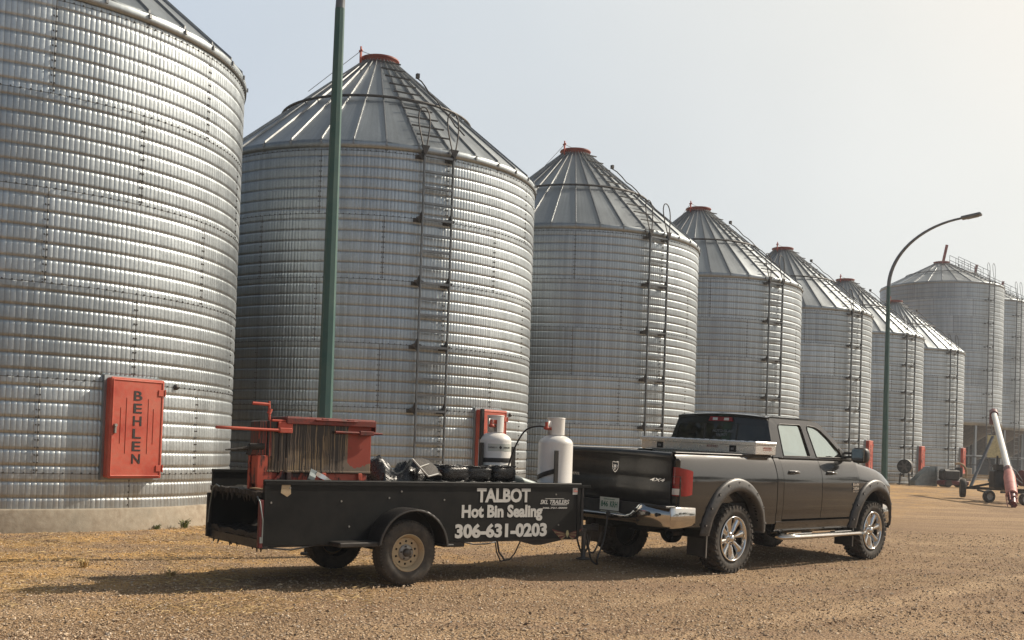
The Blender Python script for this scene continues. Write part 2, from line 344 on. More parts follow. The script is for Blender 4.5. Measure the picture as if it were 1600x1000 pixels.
# ------------------------------------------------------------------ mesh builder
class MB:
    def __init__(s): s.v = []; s.f = []; s.mi = []; s.sm = []
    def add(s, vs, fs, mi=0, smooth=False):
        o = len(s.v); s.v.extend([tuple(p) for p in vs]); s.f.extend([tuple(i + o for i in f) for f in fs])
        s.mi.extend([mi] * len(fs)); s.sm.extend([smooth] * len(fs)); return s
    def box(s, c, d, rot=None, mi=0, bev=0.0):
        x, y, z = d[0] / 2, d[1] / 2, d[2] / 2
        if bev > 0:
            b = min(bev, x * .9, y * .9, z * .9); vs = []
            for sx in (-1, 1):
                for sy in (-1, 1):
                    for sz in (-1, 1):
                        vs += [Vector((sx * (x - b), sy * (y - b), sz * z)), Vector((sx * (x - b), sy * y, sz * (z - b))), Vector((sx * x, sy * (y - b), sz * (z - b)))]
            import bmesh
            bm = bmesh.new(); [bm.verts.new(q) for q in vs]; r = bmesh.ops.convex_hull(bm, input=list(bm.verts)); bm.verts.index_update()
            fs = [[q.index for q in f.verts] for f in bm.faces]; vs = [q.co.copy() for q in bm.verts]; bm.free()
        else:
            vs = [Vector((a, b2, c2)) for a in (-x, x) for b2 in (-y, y) for c2 in (-z, z)]
            fs = [(0, 1, 3, 2), (4, 6, 7, 5), (0, 4, 5, 1), (2, 3, 7, 6), (0, 2, 6, 4), (1, 5, 7, 3)]
        if rot is not None: vs = [rot @ q for q in vs]
        return s.add([q + Vector(c) for q in vs], fs, mi)
    def b2(s, lo, hi, mi=0, bev=0.0):
        return s.box([(lo[k] + hi[k]) / 2 for k in range(3)], [abs(hi[k] - lo[k]) for k in range(3)], None, mi, bev)
    def bar(s, a, b, w, h=None, mi=0, up=(0, 0, 1)):
        a, b = Vector(a), Vector(b); d = b - a; L_ = d.length; d.normalize(); h = h or w
        u = Vector(up); sd_ = d.cross(u)
        if sd_.length < 1e-4: sd_ = d.cross(Vector((1, 0, 0)))
        sd_.normalize(); u = sd_.cross(d)
        m_ = Matrix((d, sd_, u)).transposed(); return s.box((a + b) / 2, (L_, w, h), m_, mi)
    def tube(s, pts, r, n=10, mi=0, cap=True, smooth=True):
        pts = [Vector(p) for p in pts]; rs = r if isinstance(r, (list, tuple)) else [r] * len(pts)
        vs = []; fs = []; prev = None
        for i, p in enumerate(pts):
            d = (pts[min(i + 1, len(pts) - 1)] - pts[max(i - 1, 0)]).normalized()
            if prev is None:
                a = d.cross(Vector((0, 0, 1)));
                if a.length < 1e-3: a = d.cross(Vector((1, 0, 0)))
            else: a = prev - d * prev.dot(d)
            a.normalize(); prev = a; b = d.cross(a)
            for k in range(n):
                t = 2 * PI * k / n; vs.append(p + (a * math.cos(t) + b * math.sin(t)) * rs[i])
        for i in range(len(pts) - 1):
            for k in range(n):
                k2 = (k + 1) % n; fs.append((i * n + k, i * n + k2, (i + 1) * n + k2, (i + 1) * n + k))
        s.add(vs, fs, mi, smooth)
        if cap:
            s.add(vs[:n], [tuple(range(n))[::-1]], mi); s.add(vs[-n:], [tuple(range(n))], mi)
        return s
    def lathe(s, prof, n=48, mi=0, c=(0, 0, 0), axis='z', smooth=True, a0=0, a1=2 * PI):
        full = abs(a1 - a0 - 2 * PI) < 1e-6; m_ = n if full else n + 1; vs = []
        for (r, h) in prof:
            for k in range(m_):
                t = a0 + (a1 - a0) * k / n; x_, y_ = r * math.cos(t), r * math.sin(t)
                if axis == 'z': p = (x_, y_, h)
                elif axis == 'y': p = (x_, h, y_)
                else: p = (h, x_, y_)
                vs.append((p[0] + c[0], p[1] + c[1], p[2] + c[2]))
        fs = []
        for i in range(len(prof) - 1):
            for k in range(n):
                k2 = (k + 1) % m_ if full else k + 1
                q = (i * m_ + k, i * m_ + k2, (i + 1) * m_ + k2, (i + 1) * m_ + k)
                fs.append(q if axis != 'y' else q[::-1])
        return s.add(vs, fs, mi, smooth)
    def prism(s, poly, t, basis, mi=0, holes=()):
        """poly in 2D extruded by t; basis(u,v,w)->point"""
        import bmesh
        bm = bmesh.new(); loops = []
        for lp in [poly] + list(holes):
            vv = [bm.verts.new((p[0], p[1], 0)) for p in lp]; loops.append(vv)
            for a, b in zip(vv, vv[1:] + vv[:1]): bm.edges.new((a, b))
        bmesh.ops.triangle_fill(bm, use_beauty=True, use_dissolve=False, edges=list(bm.edges), normal=(0, 0, 1))
        bm.verts.index_update(); V = [(q.co.x, q.co.y) for q in bm.verts]; F = [[q.index for q in f.verts] for f in bm.faces]
        F = [f if sum((V[f[i]][0] * V[f[(i + 1) % 3]][1] - V[f[(i + 1) % 3]][0] * V[f[i]][1]) for i in range(3)) > 0 else f[::-1] for f in F]
        n = len(V); vs = [basis(u, v, 0) for u, v in V] + [basis(u, v, t) for u, v in V]
        fs = [tuple(f) for f in F] + [tuple(i + n for i in f[::-1]) for f in F]; o = 0
        for lp in loops:
            k = len(lp)
            for i in range(k): a, b = o + i, o + (i + 1) % k; fs.append((b, a, a + n, b + n))
            o += k
        bm.free(); return s.add(vs, fs, mi)
    def grid(s, P, mi=0, smooth=True, flip=False, thick=None):
        """P[i][j] points; thick: offset vector closing it into a shell"""
        ni, nj = len(P), len(P[0]); vs = [q for row in P for q in row]
        fs = [(i * nj + j, (i + 1) * nj + j, (i + 1) * nj + j + 1, i * nj + j + 1) for i in range(ni - 1) for j in range(nj - 1)]
        if flip: fs = [f[::-1] for f in fs]
        s.add(vs, fs, mi, smooth)
        if thick is not None:
            tv = Vector(thick); ws = [Vector(q) + tv for q in vs]; s.add(ws, [f[::-1] for f in fs], mi, smooth)
            rim = [(i, 0) for i in range(ni)] + [(ni - 1, j) for j in range(1, nj)] + [(i, nj - 1) for i in range(ni - 2, -1, -1)] + [(0, j) for j in range(nj - 2, 0, -1)]
            idx = [i * nj + j for i, j in rim]; k = len(idx)
            rv = [vs[i] for i in idx] + [ws[i] for i in idx]; rf = [(a, (a + 1) % k, (a + 1) % k + k, a + k) for a in range(k)]
            if flip: rf = [f[::-1] for f in rf]
            s.add(rv, rf, mi, False)
        return s
    def build(s, name, mats, parent=None, loc=None):
        me = bpy.data.meshes.new(name); mats = mats if isinstance(mats, (list, tuple)) else [mats]
        for q in mats: me.materials.append(q)
        nv, nf = len(s.v), len(s.f)
        if nf:
            me.vertices.add(nv); me.vertices.foreach_set('co', np.array(s.v, dtype=np.float32).ravel())
            ln = np.array([len(f) for f in s.f], dtype=np.int32); tot = int(ln.sum()); me.loops.add(tot); me.polygons.add(nf)
            me.loops.foreach_set('vertex_index', np.fromiter((i for f in s.f for i in f), dtype=np.int32, count=tot))
            st = np.zeros(nf, dtype=np.int32); st[1:] = np.cumsum(ln)[:-1]
            me.polygons.foreach_set('loop_start', st); me.polygons.foreach_set('loop_total', ln)
            me.polygons.foreach_set('material_index', np.array(s.mi, dtype=np.int32)); me.polygons.foreach_set('use_smooth', np.array(s.sm, dtype=bool))
            me.update(calc_edges=True)
        ob = bpy.data.objects.new(name, me); COL.objects.link(ob)
        if parent: ob.parent = parent
        if loc: ob.location = loc
        return ob

def tag(o, label=None, cat=None, group=None, kind=None):
    if label: o['label'] = label
    if cat: o['category'] = cat
    if group: o['group'] = group
    if kind: o['kind'] = kind
    return o
def empty(name, loc, rz, label, cat, group=None):
    o = bpy.data.objects.new(name, None); COL.objects.link(o); o.location = loc; o.rotation_euler = (0, 0, rz); o.empty_display_size = .2
    return tag(o, label, cat, group)
def copy_tree(o, parent=None, skip=()):
    c = o.copy(); COL.objects.link(c)
    if parent: c.parent = parent
    for ch in [q for q in o.children if q.name.split('.')[0] not in skip]: copy_tree(ch, c, skip)
    return c
def text_poly(txt, size, sx=1.0, weight=0.0, shear=0.0, spacing=1.0, depth=.002):
    cu_ = bpy.data.curves.new('t', 'FONT'); cu_.body = txt; cu_.size = size; cu_.offset = weight; cu_.shear = shear; cu_.space_character = spacing
    cu_.extrude = depth / 2; cu_.align_x = 'LEFT'; cu_.resolution_u = 3
    o = bpy.data.objects.new('t', cu_); me = bpy.data.meshes.new_from_object(o)
    vs = [(q.co.x * sx, q.co.y, q.co.z) for q in me.vertices]; fs = [tuple(p.vertices) for p in me.polygons]
    bpy.data.objects.remove(o); bpy.data.curves.remove(cu_); bpy.data.meshes.remove(me); return vs, fs
def add_text(mb, txt, x0, x1, z0, z1, basis, mi=0, weight=0.0, shear=0.0, depth=.003):
    """fit text into a box x0..x1 / z0..z1; basis(u,v,w)"""
    vs, fs = text_poly(txt, 1.0, 1, weight, shear, 1.0, .01)
    a = np.array(vs); mnx, mxx, mny, mxy = a[:, 0].min(), a[:, 0].max(), a[:, 1].min(), a[:, 1].max()
    out_ = [basis(x0 + (p[0] - mnx) / (mxx - mnx) * (x1 - x0), z0 + (p[1] - mny) / (mxy - mny) * (z1 - z0), (p[2] / .005) * depth / 2 + depth / 2) for p in vs]
    mb.add(out_, fs, mi)

def gz(x, y):
    """ground height"""
    t = min(1, max(0, (y - 28) / 30)); s_ = .40 * t * t * (3 - 2 * t)
    return s_ + float(slope_z(x, y))
def slope_z(x, y):
    """the yard rises a little under the far side of the truck"""
    u = (x - 2.9) * .707 + (y - 14.1) * .707; v = -(x - 2.9) * .707 + (y - 14.1) * .707
    v_ = np.clip((v - .3) / 1.5, 0, 1); e_ = np.clip(1 - (v - 2.4) / 2.5, 0, 1); a_ = np.clip((u + 2.4) / 1.6, 0, 1) * np.clip((7.5 - u) / 2.5, 0, 1)
    return .046 * v_ * v_ * (3 - 2 * v_) * e_ * a_

# ------------------------------------------------------------------ ground
def build_ground():
    def axis(lo, hi, dens_lo, dens_hi, step, far, k=1.22):
        a = list(np.arange(dens_lo, dens_hi + 1e-6, step)); s_ = step; q = a[0]
        while q > lo: s_ *= k; q -= s_; a.insert(0, q)
        s_ = step; q = a[-1]
        while q < hi: s_ *= k; q += s_; a.append(q)
        return np.array(a)
    xs = axis(-600, 600, -9, 16, .16, 0); ys = axis(-500, 600, 6, 26, .16, 0)
    X, Y = np.meshgrid(xs, ys, indexing='ij')
    t = np.clip((Y - 28) / 30, 0, 1); Z = .40 * t * t * (3 - 2 * t)
    rng = np.random.default_rng(3); Zn = np.zeros_like(Z)
    for k in range(26):
        a = rng.uniform(0, PI); fq = rng.uniform(.8, 7); Zn += np.sin((X * math.cos(a) + Y * math.sin(a)) * fq + rng.uniform(0, 6)) / fq ** .7
    Z = Z + slope_z(X, Y) + Zn * .0035 * np.exp(-np.maximum(0, np.hypot(X, Y - 14) - 14) / 14) - .01
    ni, nj = X.shape; mb = MB()
    me = bpy.data.meshes.new('ground'); V = np.stack([X, Y, Z], -1).reshape(-1, 3).astype(np.float32)
    I = np.arange(ni * nj).reshape(ni, nj); F = np.stack([I[:-1, :-1], I[1:, :-1], I[1:, 1:], I[:-1, 1:]], -1).reshape(-1, 4)
    me.vertices.add(len(V)); me.vertices.foreach_set('co', V.ravel()); me.loops.add(F.size); me.polygons.add(len(F))
    me.loops.foreach_set('vertex_index', F.ravel().astype(np.int32)); me.polygons.foreach_set('loop_start', np.arange(0, F.size, 4, dtype=np.int32)); me.polygons.foreach_set('loop_total', np.full(len(F), 4, dtype=np.int32))
    me.polygons.foreach_set('use_smooth', np.ones(len(F), dtype=bool)); me.update(calc_edges=True); me.materials.append(M['ground'])
    o = bpy.data.objects.new('ground', me); COL.objects.link(o); tag(o, kind='structure')
build_ground()

def raw_mesh(name, V, F, mat, smooth=False):
    me = bpy.data.meshes.new(name); k = F.shape[1]
    me.vertices.add(len(V)); me.vertices.foreach_set('co', V.astype(np.float32).ravel()); me.loops.add(F.size); me.polygons.add(len(F))
    me.loops.foreach_set('vertex_index', F.ravel().astype(np.int32)); me.polygons.foreach_set('loop_start', np.arange(0, F.size, k, dtype=np.int32)); me.polygons.foreach_set('loop_total', np.full(len(F), k, dtype=np.int32))
    me.polygons.foreach_set('use_smooth', np.full(len(F), smooth)); me.update(calc_edges=True); me.materials.append(mat)
    o = bpy.data.objects.new(name, me); COL.objects.link(o); return o
def scatter_octa(name, n, mat, region, smin, smax, flat, seed, long=1.0):
    rng = np.random.default_rng(seed); P = region(rng, n); n = len(P)
    base = np.array([[1, 0, 0], [-1, 0, 0], [0, 1, 0], [0, -1, 0], [0, 0, 1], [0, 0, -1]], float)
    tri = np.array([[0, 2, 4], [2, 1, 4], [1, 3, 4], [3, 0, 4], [2, 0, 5], [1, 2, 5], [3, 1, 5], [0, 3, 5]])
    sz = rng.uniform(smin, smax, n) * rng.choice([.7, 1, 1, 1.5], n); sc = np.stack([sz * long * rng.uniform(.8, 1.5, n), sz * rng.uniform(.6, 1.1, n), sz * flat * rng.uniform(.7, 1.2, n)], -1)
    V = base[None] * sc[:, None] * rng.uniform(.75, 1.25, (n, 6, 1)); V += rng.normal(0, .12, V.shape) * sz[:, None, None]
    a = rng.uniform(0, 2 * PI, n); ti = rng.normal(0, .25, n); c, s_ = np.cos(a), np.sin(a)
    V[:, :, 2] += V[:, :, 0] * ti[:, None] * .5
    X = V[:, :, 0] * c[:, None] - V[:, :, 1] * s_[:, None]; Y = V[:, :, 0] * s_[:, None] + V[:, :, 1] * c[:, None]
    V = np.stack([X + P[:, None, 0], Y + P[:, None, 1], V[:, :, 2] + P[:, None, 2]], -1)
    F = (tri[None] + (np.arange(n) * 6)[:, None, None]).reshape(-1, 3)
    return raw_mesh(name, V.reshape(-1, 3), F, mat)
def reg_view(d0, d1, pw=1.0, x0=-.55, x1=.55):
    def f(rng, n):
        d = d0 + (d1 - d0) * rng.uniform(0, 1, n) ** pw; x_ = rng.uniform(x0, x1, n) * d
        return np.stack([x_, d, np.array([gz(a, b) for a, b in zip(x_, d)]) + rng.uniform(-.004, .006, n)], -1)
    return f
o = scatter_octa('gravel', 70000, M['stone'], reg_view(7.6, 24, 1.5), .005, .0125, .6, 5); tag(o, 'loose tan and brown pebbles over the yard', 'gravel', kind='stuff')
def reg_left(rng, n):
    d = rng.uniform(9.2, 19, n); x_ = -d * rng.uniform(.12, .52, n)
    keep = (np.sin(x_ * 3.1 + d) + np.sin(d * 2.3 - x_ * 1.7) + rng.normal(0, .8, n)) > .1; x_, d = x_[keep], d[keep]
    return np.stack([x_, d, rng.uniform(0, .015, len(x_))], -1)
o = scatter_octa('straw', 16000, M['straw'], reg_left, .0022, .0045, .8, 9, long=9.0); tag(o, 'golden straw and chaff strewn beside the nearest bin', 'straw', kind='stuff')

# ------------------------------------------------------------------ grain bins
BR, Z0, ZE, ZT, RT = 4.25, .35, 8.38, 11.62, .47
PER = 1.455 / 6
def pol(r, a, z): return (r * math.cos(a), r * math.sin(a), z)
def bin_wall(name, mat, R, z0, z1, per, amp, nseg, tier0, tier, sheets, parent, door=None, nrow=12):
    nz_ = int(round((z1 - z0) / per * nrow)); zs = np.linspace(z0, z1, nz_ + 1); th = np.arange(nseg) / nseg * 2 * PI
    ph = (zs - tier0) / per * 2 * PI + PI
    fr = np.abs(((ph / (2 * PI) + .5) % 1) - .5) * 2      # 0 at the groove, 1 mid panel
    prof = R + amp * (1 - 2.0 * (np.clip(1 - fr / .26, 0, 1) ** 2 * (3 - 2 * np.clip(1 - fr / .26, 0, 1))) + .22 * np.sin(fr * PI / 2))
    Rr, T = np.meshgrid(prof, th, indexing='ij'); Zz = np.repeat(zs[:, None], nseg, 1)
    V = np.stack([Rr * np.cos(T), Rr * np.sin(T), Zz], -1).reshape(-1, 3)
    I = np.arange((nz_ + 1) * nseg).reshape(nz_ + 1, nseg); J = np.roll(I, -1, 1)
    F = np.stack([I[:-1], J[:-1], J[1:], I[1:]], -1).reshape(-1, 4)
    # bolts: short square studs along the seams
    B = []
    k = 0
    while True:
        z = tier0 + k * tier; k += 1
        if z > z1: break
        for i in range(int(2 * PI * R / .14)): B.append((i * .14 / R, z + .018))
        for s_ in range(sheets):
            a = 2 * PI * (s_ + .5 * ((k - 1 + 10) % 2) ) / sheets - PI
            for q in range(int(tier / .115)):
                for sd_ in (-.022, .022):
                    zz = z + .06 + q * .115
                    if zz < z1: B.append((a + sd_ / R, zz))
    for s_ in range(sheets):
        a = 2 * PI * (s_ + .5) / sheets - PI
        for q in range(5): B.append((a, z0 + .05 + q * .1))
    mb = MB(); b = .013; h = .014
    for a, z in B:
        rr = float(np.interp(z, zs, prof)); ca, sa = math.cos(a), math.sin(a)
        def q(da, dr, dz): return ((rr + dr) * ca - da * sa, (rr + dr) * sa + da * ca, z + dz)
        mb.add([q(-b, -.004, -b), q(b, -.004, -b), q(b, -.004, b), q(-b, -.004, b), q(-b * .7, h, -b * .7), q(b * .7, h, -b * .7), q(b * .7, h, b * .7), q(-b * .7, h, b * .7)],
               [(4, 5, 6, 7), (0, 1, 5, 4), (1, 2, 6, 5), (2, 3, 7, 6), (3, 0, 4, 7)], 1)
    n0 = len(V); V2 = np.concatenate([V, np.array(mb.v)]); F2 = np.concatenate([F, np.array([list(f) for f in mb.f]) + n0])
    me = bpy.data.meshes.new(name); me.vertices.add(len(V2)); me.vertices.foreach_set('co', V2.astype(np.float32).ravel())
    me.loops.add(F2.size); me.polygons.add(len(F2)); me.loops.foreach_set('vertex_index', F2.ravel().astype(np.int32))
    me.polygons.foreach_set('loop_start', np.arange(0, F2.size, 4, dtype=np.int32)); me.polygons.foreach_set('loop_total', np.full(len(F2), 4, dtype=np.int32))
    mi = np.zeros(len(F2), dtype=np.int32); mi[len(F):] = 1; me.polygons.foreach_set('material_index', mi)
    smt = np.zeros(len(F2), dtype=bool); smt[:len(F)] = True; me.polygons.foreach_set('use_smooth', smt); me.update(calc_edges=True)
    me.materials.append(mat); me.materials.append(M['bolt'])
    o = bpy.data.objects.new(name, me); COL.objects.link(o); o.parent = parent; return o

def roof_shell(R, ze, zt, rt, npan, skirt, parent, rib_h=.045, rib_w=.042):
    # dished panels between the ribs, shallow facets that catch the light differently
    mb = MB(); nr = 10; vs = []; sub = 6
    for i in range(nr + 1):
        t = i / nr; r = R + .04 + (rt - R - .07) * t; z = ze + (zt - ze) * t
        row = []
        for k in range(npan * sub):
            a = 2 * PI * k / (npan * sub); u = (k % sub) / sub
            sag = -.030 * math.sin(PI * u) * (r / R)
            row.append(pol(r, a, z + sag))
        vs.append(row)
    n = npan * sub
    V = [p for row in vs for p in row]; F = [(i * n + k, i * n + (k + 1) % n, (i + 1) * n + (k + 1) % n, (i + 1) * n + k) for i in range(nr) for k in range(n)]
    mb.add(V, F, 0, True)
    # rolled eave and skirt
    mb.lathe([(R + .018, ze - skirt), (R + .042, ze - skirt), (R + .046, ze - skirt * .5), (R + .046, ze - .05), (R + .036, ze - .014), (R + .0, ze + .020)], n=144, mi=1)
    o = mb.build('roof', [M['roof'], M['roofdark']], parent)
    rb = MB()
    for k in range(npan):
        a = 2 * PI * k / npan; ca, sa = math.cos(a), math.sin(a)
        def P(r, z, w_): return (r * ca - w_ * sa, r * sa + w_ * ca, z)
        for (r0, r1) in ((R + .03, R * .585), (R * .575, rt + .02)):
            z0_ = ze + (zt - ze) * (R + .04 - r0) / (R + .04 - rt); z1_ = ze + (zt - ze) * (R + .04 - r1) / (R + .04 - rt)
            w0, w1 = rib_w * .5, rib_w * (.5 if r1 > 1 else .3); h = rib_h
            vv = [P(r0, z0_ - .03, -w0), P(r0, z0_ - .03, w0), P(r0, z0_ + h, w0 * .55), P(r0, z0_ + h, -w0 * .55), P(r1, z1_ - .03, -w1), P(r1, z1_ - .03, w1), P(r1, z1_ + h, w1 * .55), P(r1, z1_ + h, -w1 * .55)]
            rb.add(vv, [(0, 1, 2, 3), (7, 6, 5, 4), (0, 4, 5, 1), (1, 5, 6, 2), (2, 6, 7, 3), (3, 7, 4, 0)], 0)
        # bolted foot of the rib
        rb.box(P(R + .06, ze - skirt * .35, 0), (.03, .04, skirt * .4), Matrix.Rotation(a, 3, 'Z'), 0)
    rb.build('rib', M['rib'], o); bpy.data.objects[rb_name(o)]['kind'] = 'stuff'
    rr = R * .585; zr = ze + (zt - ze) * (R + .04 - rr) / (R + .04 - rt) + .085
    ri = MB(); ri.tube([pol(rr, 2 * PI * k / 72, zr) for k in range(73)], .034, 8); ri.build('purlin_ring', M['darksteel'], o)
    return o
def rb_name(o): return [c.name for c in o.children if c.name.startswith('rib')][0]

def lid_and_collar(parent, zt, rt, rt_h=.17, post=True, arm=None):
    c = MB(); c.lathe([(rt + .01, zt - .03), (rt + .01, zt + rt_h * .8), (rt + .05, zt + rt_h * .8), (rt + .06, zt + rt_h), (rt - .03, zt + rt_h)], 40)
    co_ = c.build('filler_collar', M['redlid'], parent)
    d = MB(); d.lathe([(rt + .02, zt + rt_h + .004), (rt + .045, zt + rt_h + .025), (rt * .6, zt + rt_h + .04), (.02, zt + rt_h + .05)], 40); d.build('lid', M['redlid'], parent)
    if post:
        a = R_(arm if arm is not None else 150); p = MB(); b0 = Vector(pol(rt + .12, a, zt - .12)); b1 = b0 + Vector((0, 0, .36))
        p.bar(b0, b1, .05, .04); p.bar(b1 - Vector((0, 0, .02)), b1 + Vector((0, 0, .12)), .035); p.bar(b1 + Vector((-.06, 0, 0)), b1 + Vector((.06, 0, .02)), .04)
        p.bar(b0 + Vector((0, 0, .2)), Vector(pol(rt, a, zt + .05)), .04); p.build('lid_lever', M['red'], parent)
        k = MB(); k.tube([b1, Vector(pol(2.1, a, zt - 1.30 + .1))], .008, 5); k.tube([b1, Vector(pol(.2, a + PI, zt + rt_h + .1))], .008, 5); k.build('cable', M['darksteel'], parent)

def wall_ladder(parent, R, ang, zb, zt, half, step, brackets, loop_h=1.05, mat='ladder', off=.17):
    l = MB(); rr = R + off
    for s_ in (-1, 1):
        a = ang + s_ * half / rr; rot = Matrix.Rotation(a, 3, 'Z'); l.box(pol(rr, a, (zb + zt) / 2), (.075, .034, zt - zb), rot, 0)
    ml = math.cos(half / rr) * rr; k = zb + .1
    ca, sa = math.cos(ang), math.sin(ang)
    def P(r, w_, z): return (r * ca - w_ * sa, r * sa + w_ * ca, z)
    while k < zt: l.bar(P(ml, -half, k), P(ml, half, k), .055, .05); k += step
    L1 = l.build('ladder', M[mat], parent)
    h = MB()
    for s_ in (-1, 1):
        pts = []
        for q in range(25):
            t = q / 24 * 2 * PI; wv = .165 * math.sin(t); zz = zt - .12 + (loop_h) * (1 - math.cos(t)) / 2; rad = ml + .02 - .16 * (1 - math.cos(t)) / 2
            pts.append(P(rad, s_ * half + wv * (1.0 - .25 * math.cos(t)) * (.45 + .55 * (1 - math.cos(t)) / 2), zz))
        h = MB(); h.tube(pts, .017, 7)
        h.prism([(-.02, -.22), (.09, .03), (-.13, .03)], .02, lambda u, v, w_, s_=s_: P(ml + .03 + w_, s_ * half + u + .02, zt - .02 + v))
        h.build('handrail_loop', M['darksteel'], L1)
    for z in brackets:
        for s_ in (-1, 1):
            g = MB(); star = [(-.13, .02), (-.05, .05), (0, .16), (.05, .05), (.13, .02), (.05, -.05), (0, -.12), (-.05, -.05)]
            g.prism([(u, v) for u, v in star][::-1], -.012, lambda u, v, w_, s_=s_: P(ml - .03 + w_, s_ * half - .02 + u, z + v))
            g.bar(P(R - .02, s_ * half - .03, z), P(ml, s_ * half - .03, z), .06, .012)
            g.bar(P(R + .01, s_ * half - .16, z - .03), P(R + .01, s_ * half + .02, z - .03), .03, .09)
            g.build('bracket', M['darksteel'], L1)
    return L1

def roof_ladder(parent, R, ang, ze, zt, rt, half=.42, n=10, r_in=.75):
    l = MB(); ca, sa = math.cos(ang), math.sin(ang)
    def Z(r): return ze + (zt - ze) * (R + .04 - r) / (R + .04 - rt)
    def P(r, w_, dz): return (r * ca - w_ * sa, r * sa + w_ * ca, Z(r) + dz)
    for k in range(n):
        r = R - .25 - (R - .25 - r_in) * k / (n - 1); h = half * (.72 + .28 * r / R)
        l.bar(P(r, -h, .09), P(r, h, .09), .045, .03)
    l.build('roof_ladder', M['darksteel'], parent)
    g = MB()
    for w_ in (.95,):
        pts = [P(r, w_ * (.5 + .5 * r / R), (.09 + .03 * math.sin(r * 9))) for r in np.linspace(R - .5, 1.25, 12)]; g.tube(pts, .018, 6)
        g.box(P(1.25, .62, .12), (.10, .08, .12), Matrix.Rotation(ang, 3, 'Z')); 
    g.build('cable_guide', M['darksteel'], parent)

def bin_door(parent, R, z0, z1, half):
    """red bolt-on door box at local angle 0 (+x), facing +x"""
    d = MB(); f = R + .02; fr = R + .16
    d.b2((R - .06, -half, z0), (fr - .03, half, z1), 0, .02)
    D = d.build('door', M['red'], parent)
    p = MB(); p.b2((fr - .03, -half - .01, z0 - .01), (fr + .004, half + .01, z1 + .01), 0, .016)
    # rolled border, long pressed flutes
    for (a, b) in (((-half + .03, z0 + .03), (half - .03, z0 + .03)), ((half - .03, z0 + .03), (half - .03, z1 - .03)), ((half - .03, z1 - .03), (-half + .03, z1 - .03)), ((-half + .03, z1 - .03), (-half + .03, z0 + .03))):
        p.tube([(fr + .004, a[0], a[1]), (fr + .004, b[0], b[1])], .013, 8)
    hh = z1 - z0; zc = (z0 + z1) / 2
    for y, l in ((-.33, .36), (-.22, .56), (.22, .56), (.33, .36)): p.tube([(fr + .003, y * half / .53, zc - l * hh / 2 + .04), (fr + .003, y * half / .53, zc + l * hh / 2 + .04)], .009, 6)
    pn = p.build('door_panel', M['red'], D)
    t = MB(); bs = lambda u, v, w_: (fr + .004 + w_, u, v)
    # the word runs down the door one letter under another; +y is to the viewer's right
    ws = .085 * half / .53; ht = hh * .098; top = z1 - .12 * hh
    for i, ch in enumerate('BEHLEN'):
        zt_ = top - i * hh * .128; add_text(t, ch, -ws, ws, zt_ - ht, zt_, bs, 0, .012, 0, .006)
    t.build('lettering', M['letterdark'], D)
    for z in (z0 + .15, z1 - .20):
        h = MB(); h.b2((fr + .004, half - .11, z - .05), (fr + .02, half + .02, z + .05), 0, .004); h.tube([(fr + .02, half + .01, z - .06), (fr + .02, half + .01, z + .06)], .014, 8)
        h.build('hinge', M['red'], D)
    g = MB(); g.box((fr + .02, -half + .08, zc - .02), (.04, .035, .14), None, 0, .006); g.tube([(fr + .005, -half + .08, zc + .04), (fr + .05, -half + .08, zc + .04)], .025, 10); g.build('handle', M['hub'], D)
    e_ = MB(); e_.b2((R - .03, -half - .045, z0 - .04), (R + .03, half + .045, z1 + .04)); e_.build('door_frame', M['roofdark'], D)
    return D

def make_bin():
    r = empty('grain_bin', (0, 0, 0), 0, '', 'grain bin', 'steel grain bins standing in a row')
    f = MB(); f.lathe([(BR + .16, -.35), (BR + .15, Z0 - .02), (BR + .13, Z0), (.1, Z0)], 96); f.build('foundation', M['concrete'], r)
    bin_wall('wall', M['wall'], BR, Z0, ZE - .02, PER, .0095, 288, .88, 1.455, 9, r)
    roof_shell(BR, ZE + .02, ZT, RT, 36, .17, r)
    lid_and_collar(r, ZT, RT, .11, True, arm=-100)
    wall_ladder(r, BR, R_(-24), .75, 8.36, .36, .365, [.88 + 1.455 * k for k in range(6)])
    roof_ladder(r, BR, R_(-24), ZE + .02, ZT, RT)
    bin_door(r, BR, .84, 2.42, .485)
    vk = MB(); vk.tube([(BR * math.cos(.21) + .01, BR * math.sin(.21), 2.36), (BR * math.cos(.21) + .06, BR * math.sin(.21), 2.33)], [.055, .03], 8); vk.build('vent_cap', M['darksteel'], r)
    return r
ROW = [((-9.57, 20.09), 126.3), ((-3.85, 28.78), 129.3), ((1.86, 36.91), 121.8), ((7.46, 45.03), 122.3), ((13.00, 53.17), 119.5), ((18.58, 61.37), 121.5), ((24.27, 69.65), 122.2)]
BL = ['nearest grain bin, cut off by the left edge, its red door lettered in full view',
      'second grain bin behind the trailer, crossed by the green lamp post',
      'third grain bin, right of the lamp-crossed bin, standing behind the pickup tailgate',
      'fourth grain bin, rising directly above the cab of the pickup truck',
      'fifth grain bin, its red door edge just above the pickup wing mirror',
      'sixth grain bin, standing right behind the curved lamp post beyond the truck bonnet',
      'seventh and last grain bin of the row, in front of the tall hopper bin']
proto = make_bin(); BDZ = [0, 0, 0, .03, .08, .03, .15]
bins = []
for i, ((x_, y_), b) in enumerate(ROW):
    o = proto if i == 1 else None
    bins.append(o)
for i, ((x_, y_), b) in enumerate(ROW):
    o = proto if i == 1 else copy_tree(proto, skip=('ladder', 'handrail_loop') if i == 0 else ())
    o.location = (x_, y_, BDZ[i]); o.rotation_euler = (0, 0, R_(90 - b)); o['label'] = BL[i]; bins[i] = o
    if i >= 4:
        for c in o.children:
            if c.name.startswith('foundation'): c.scale = (1.02, 1.02, 1.25)

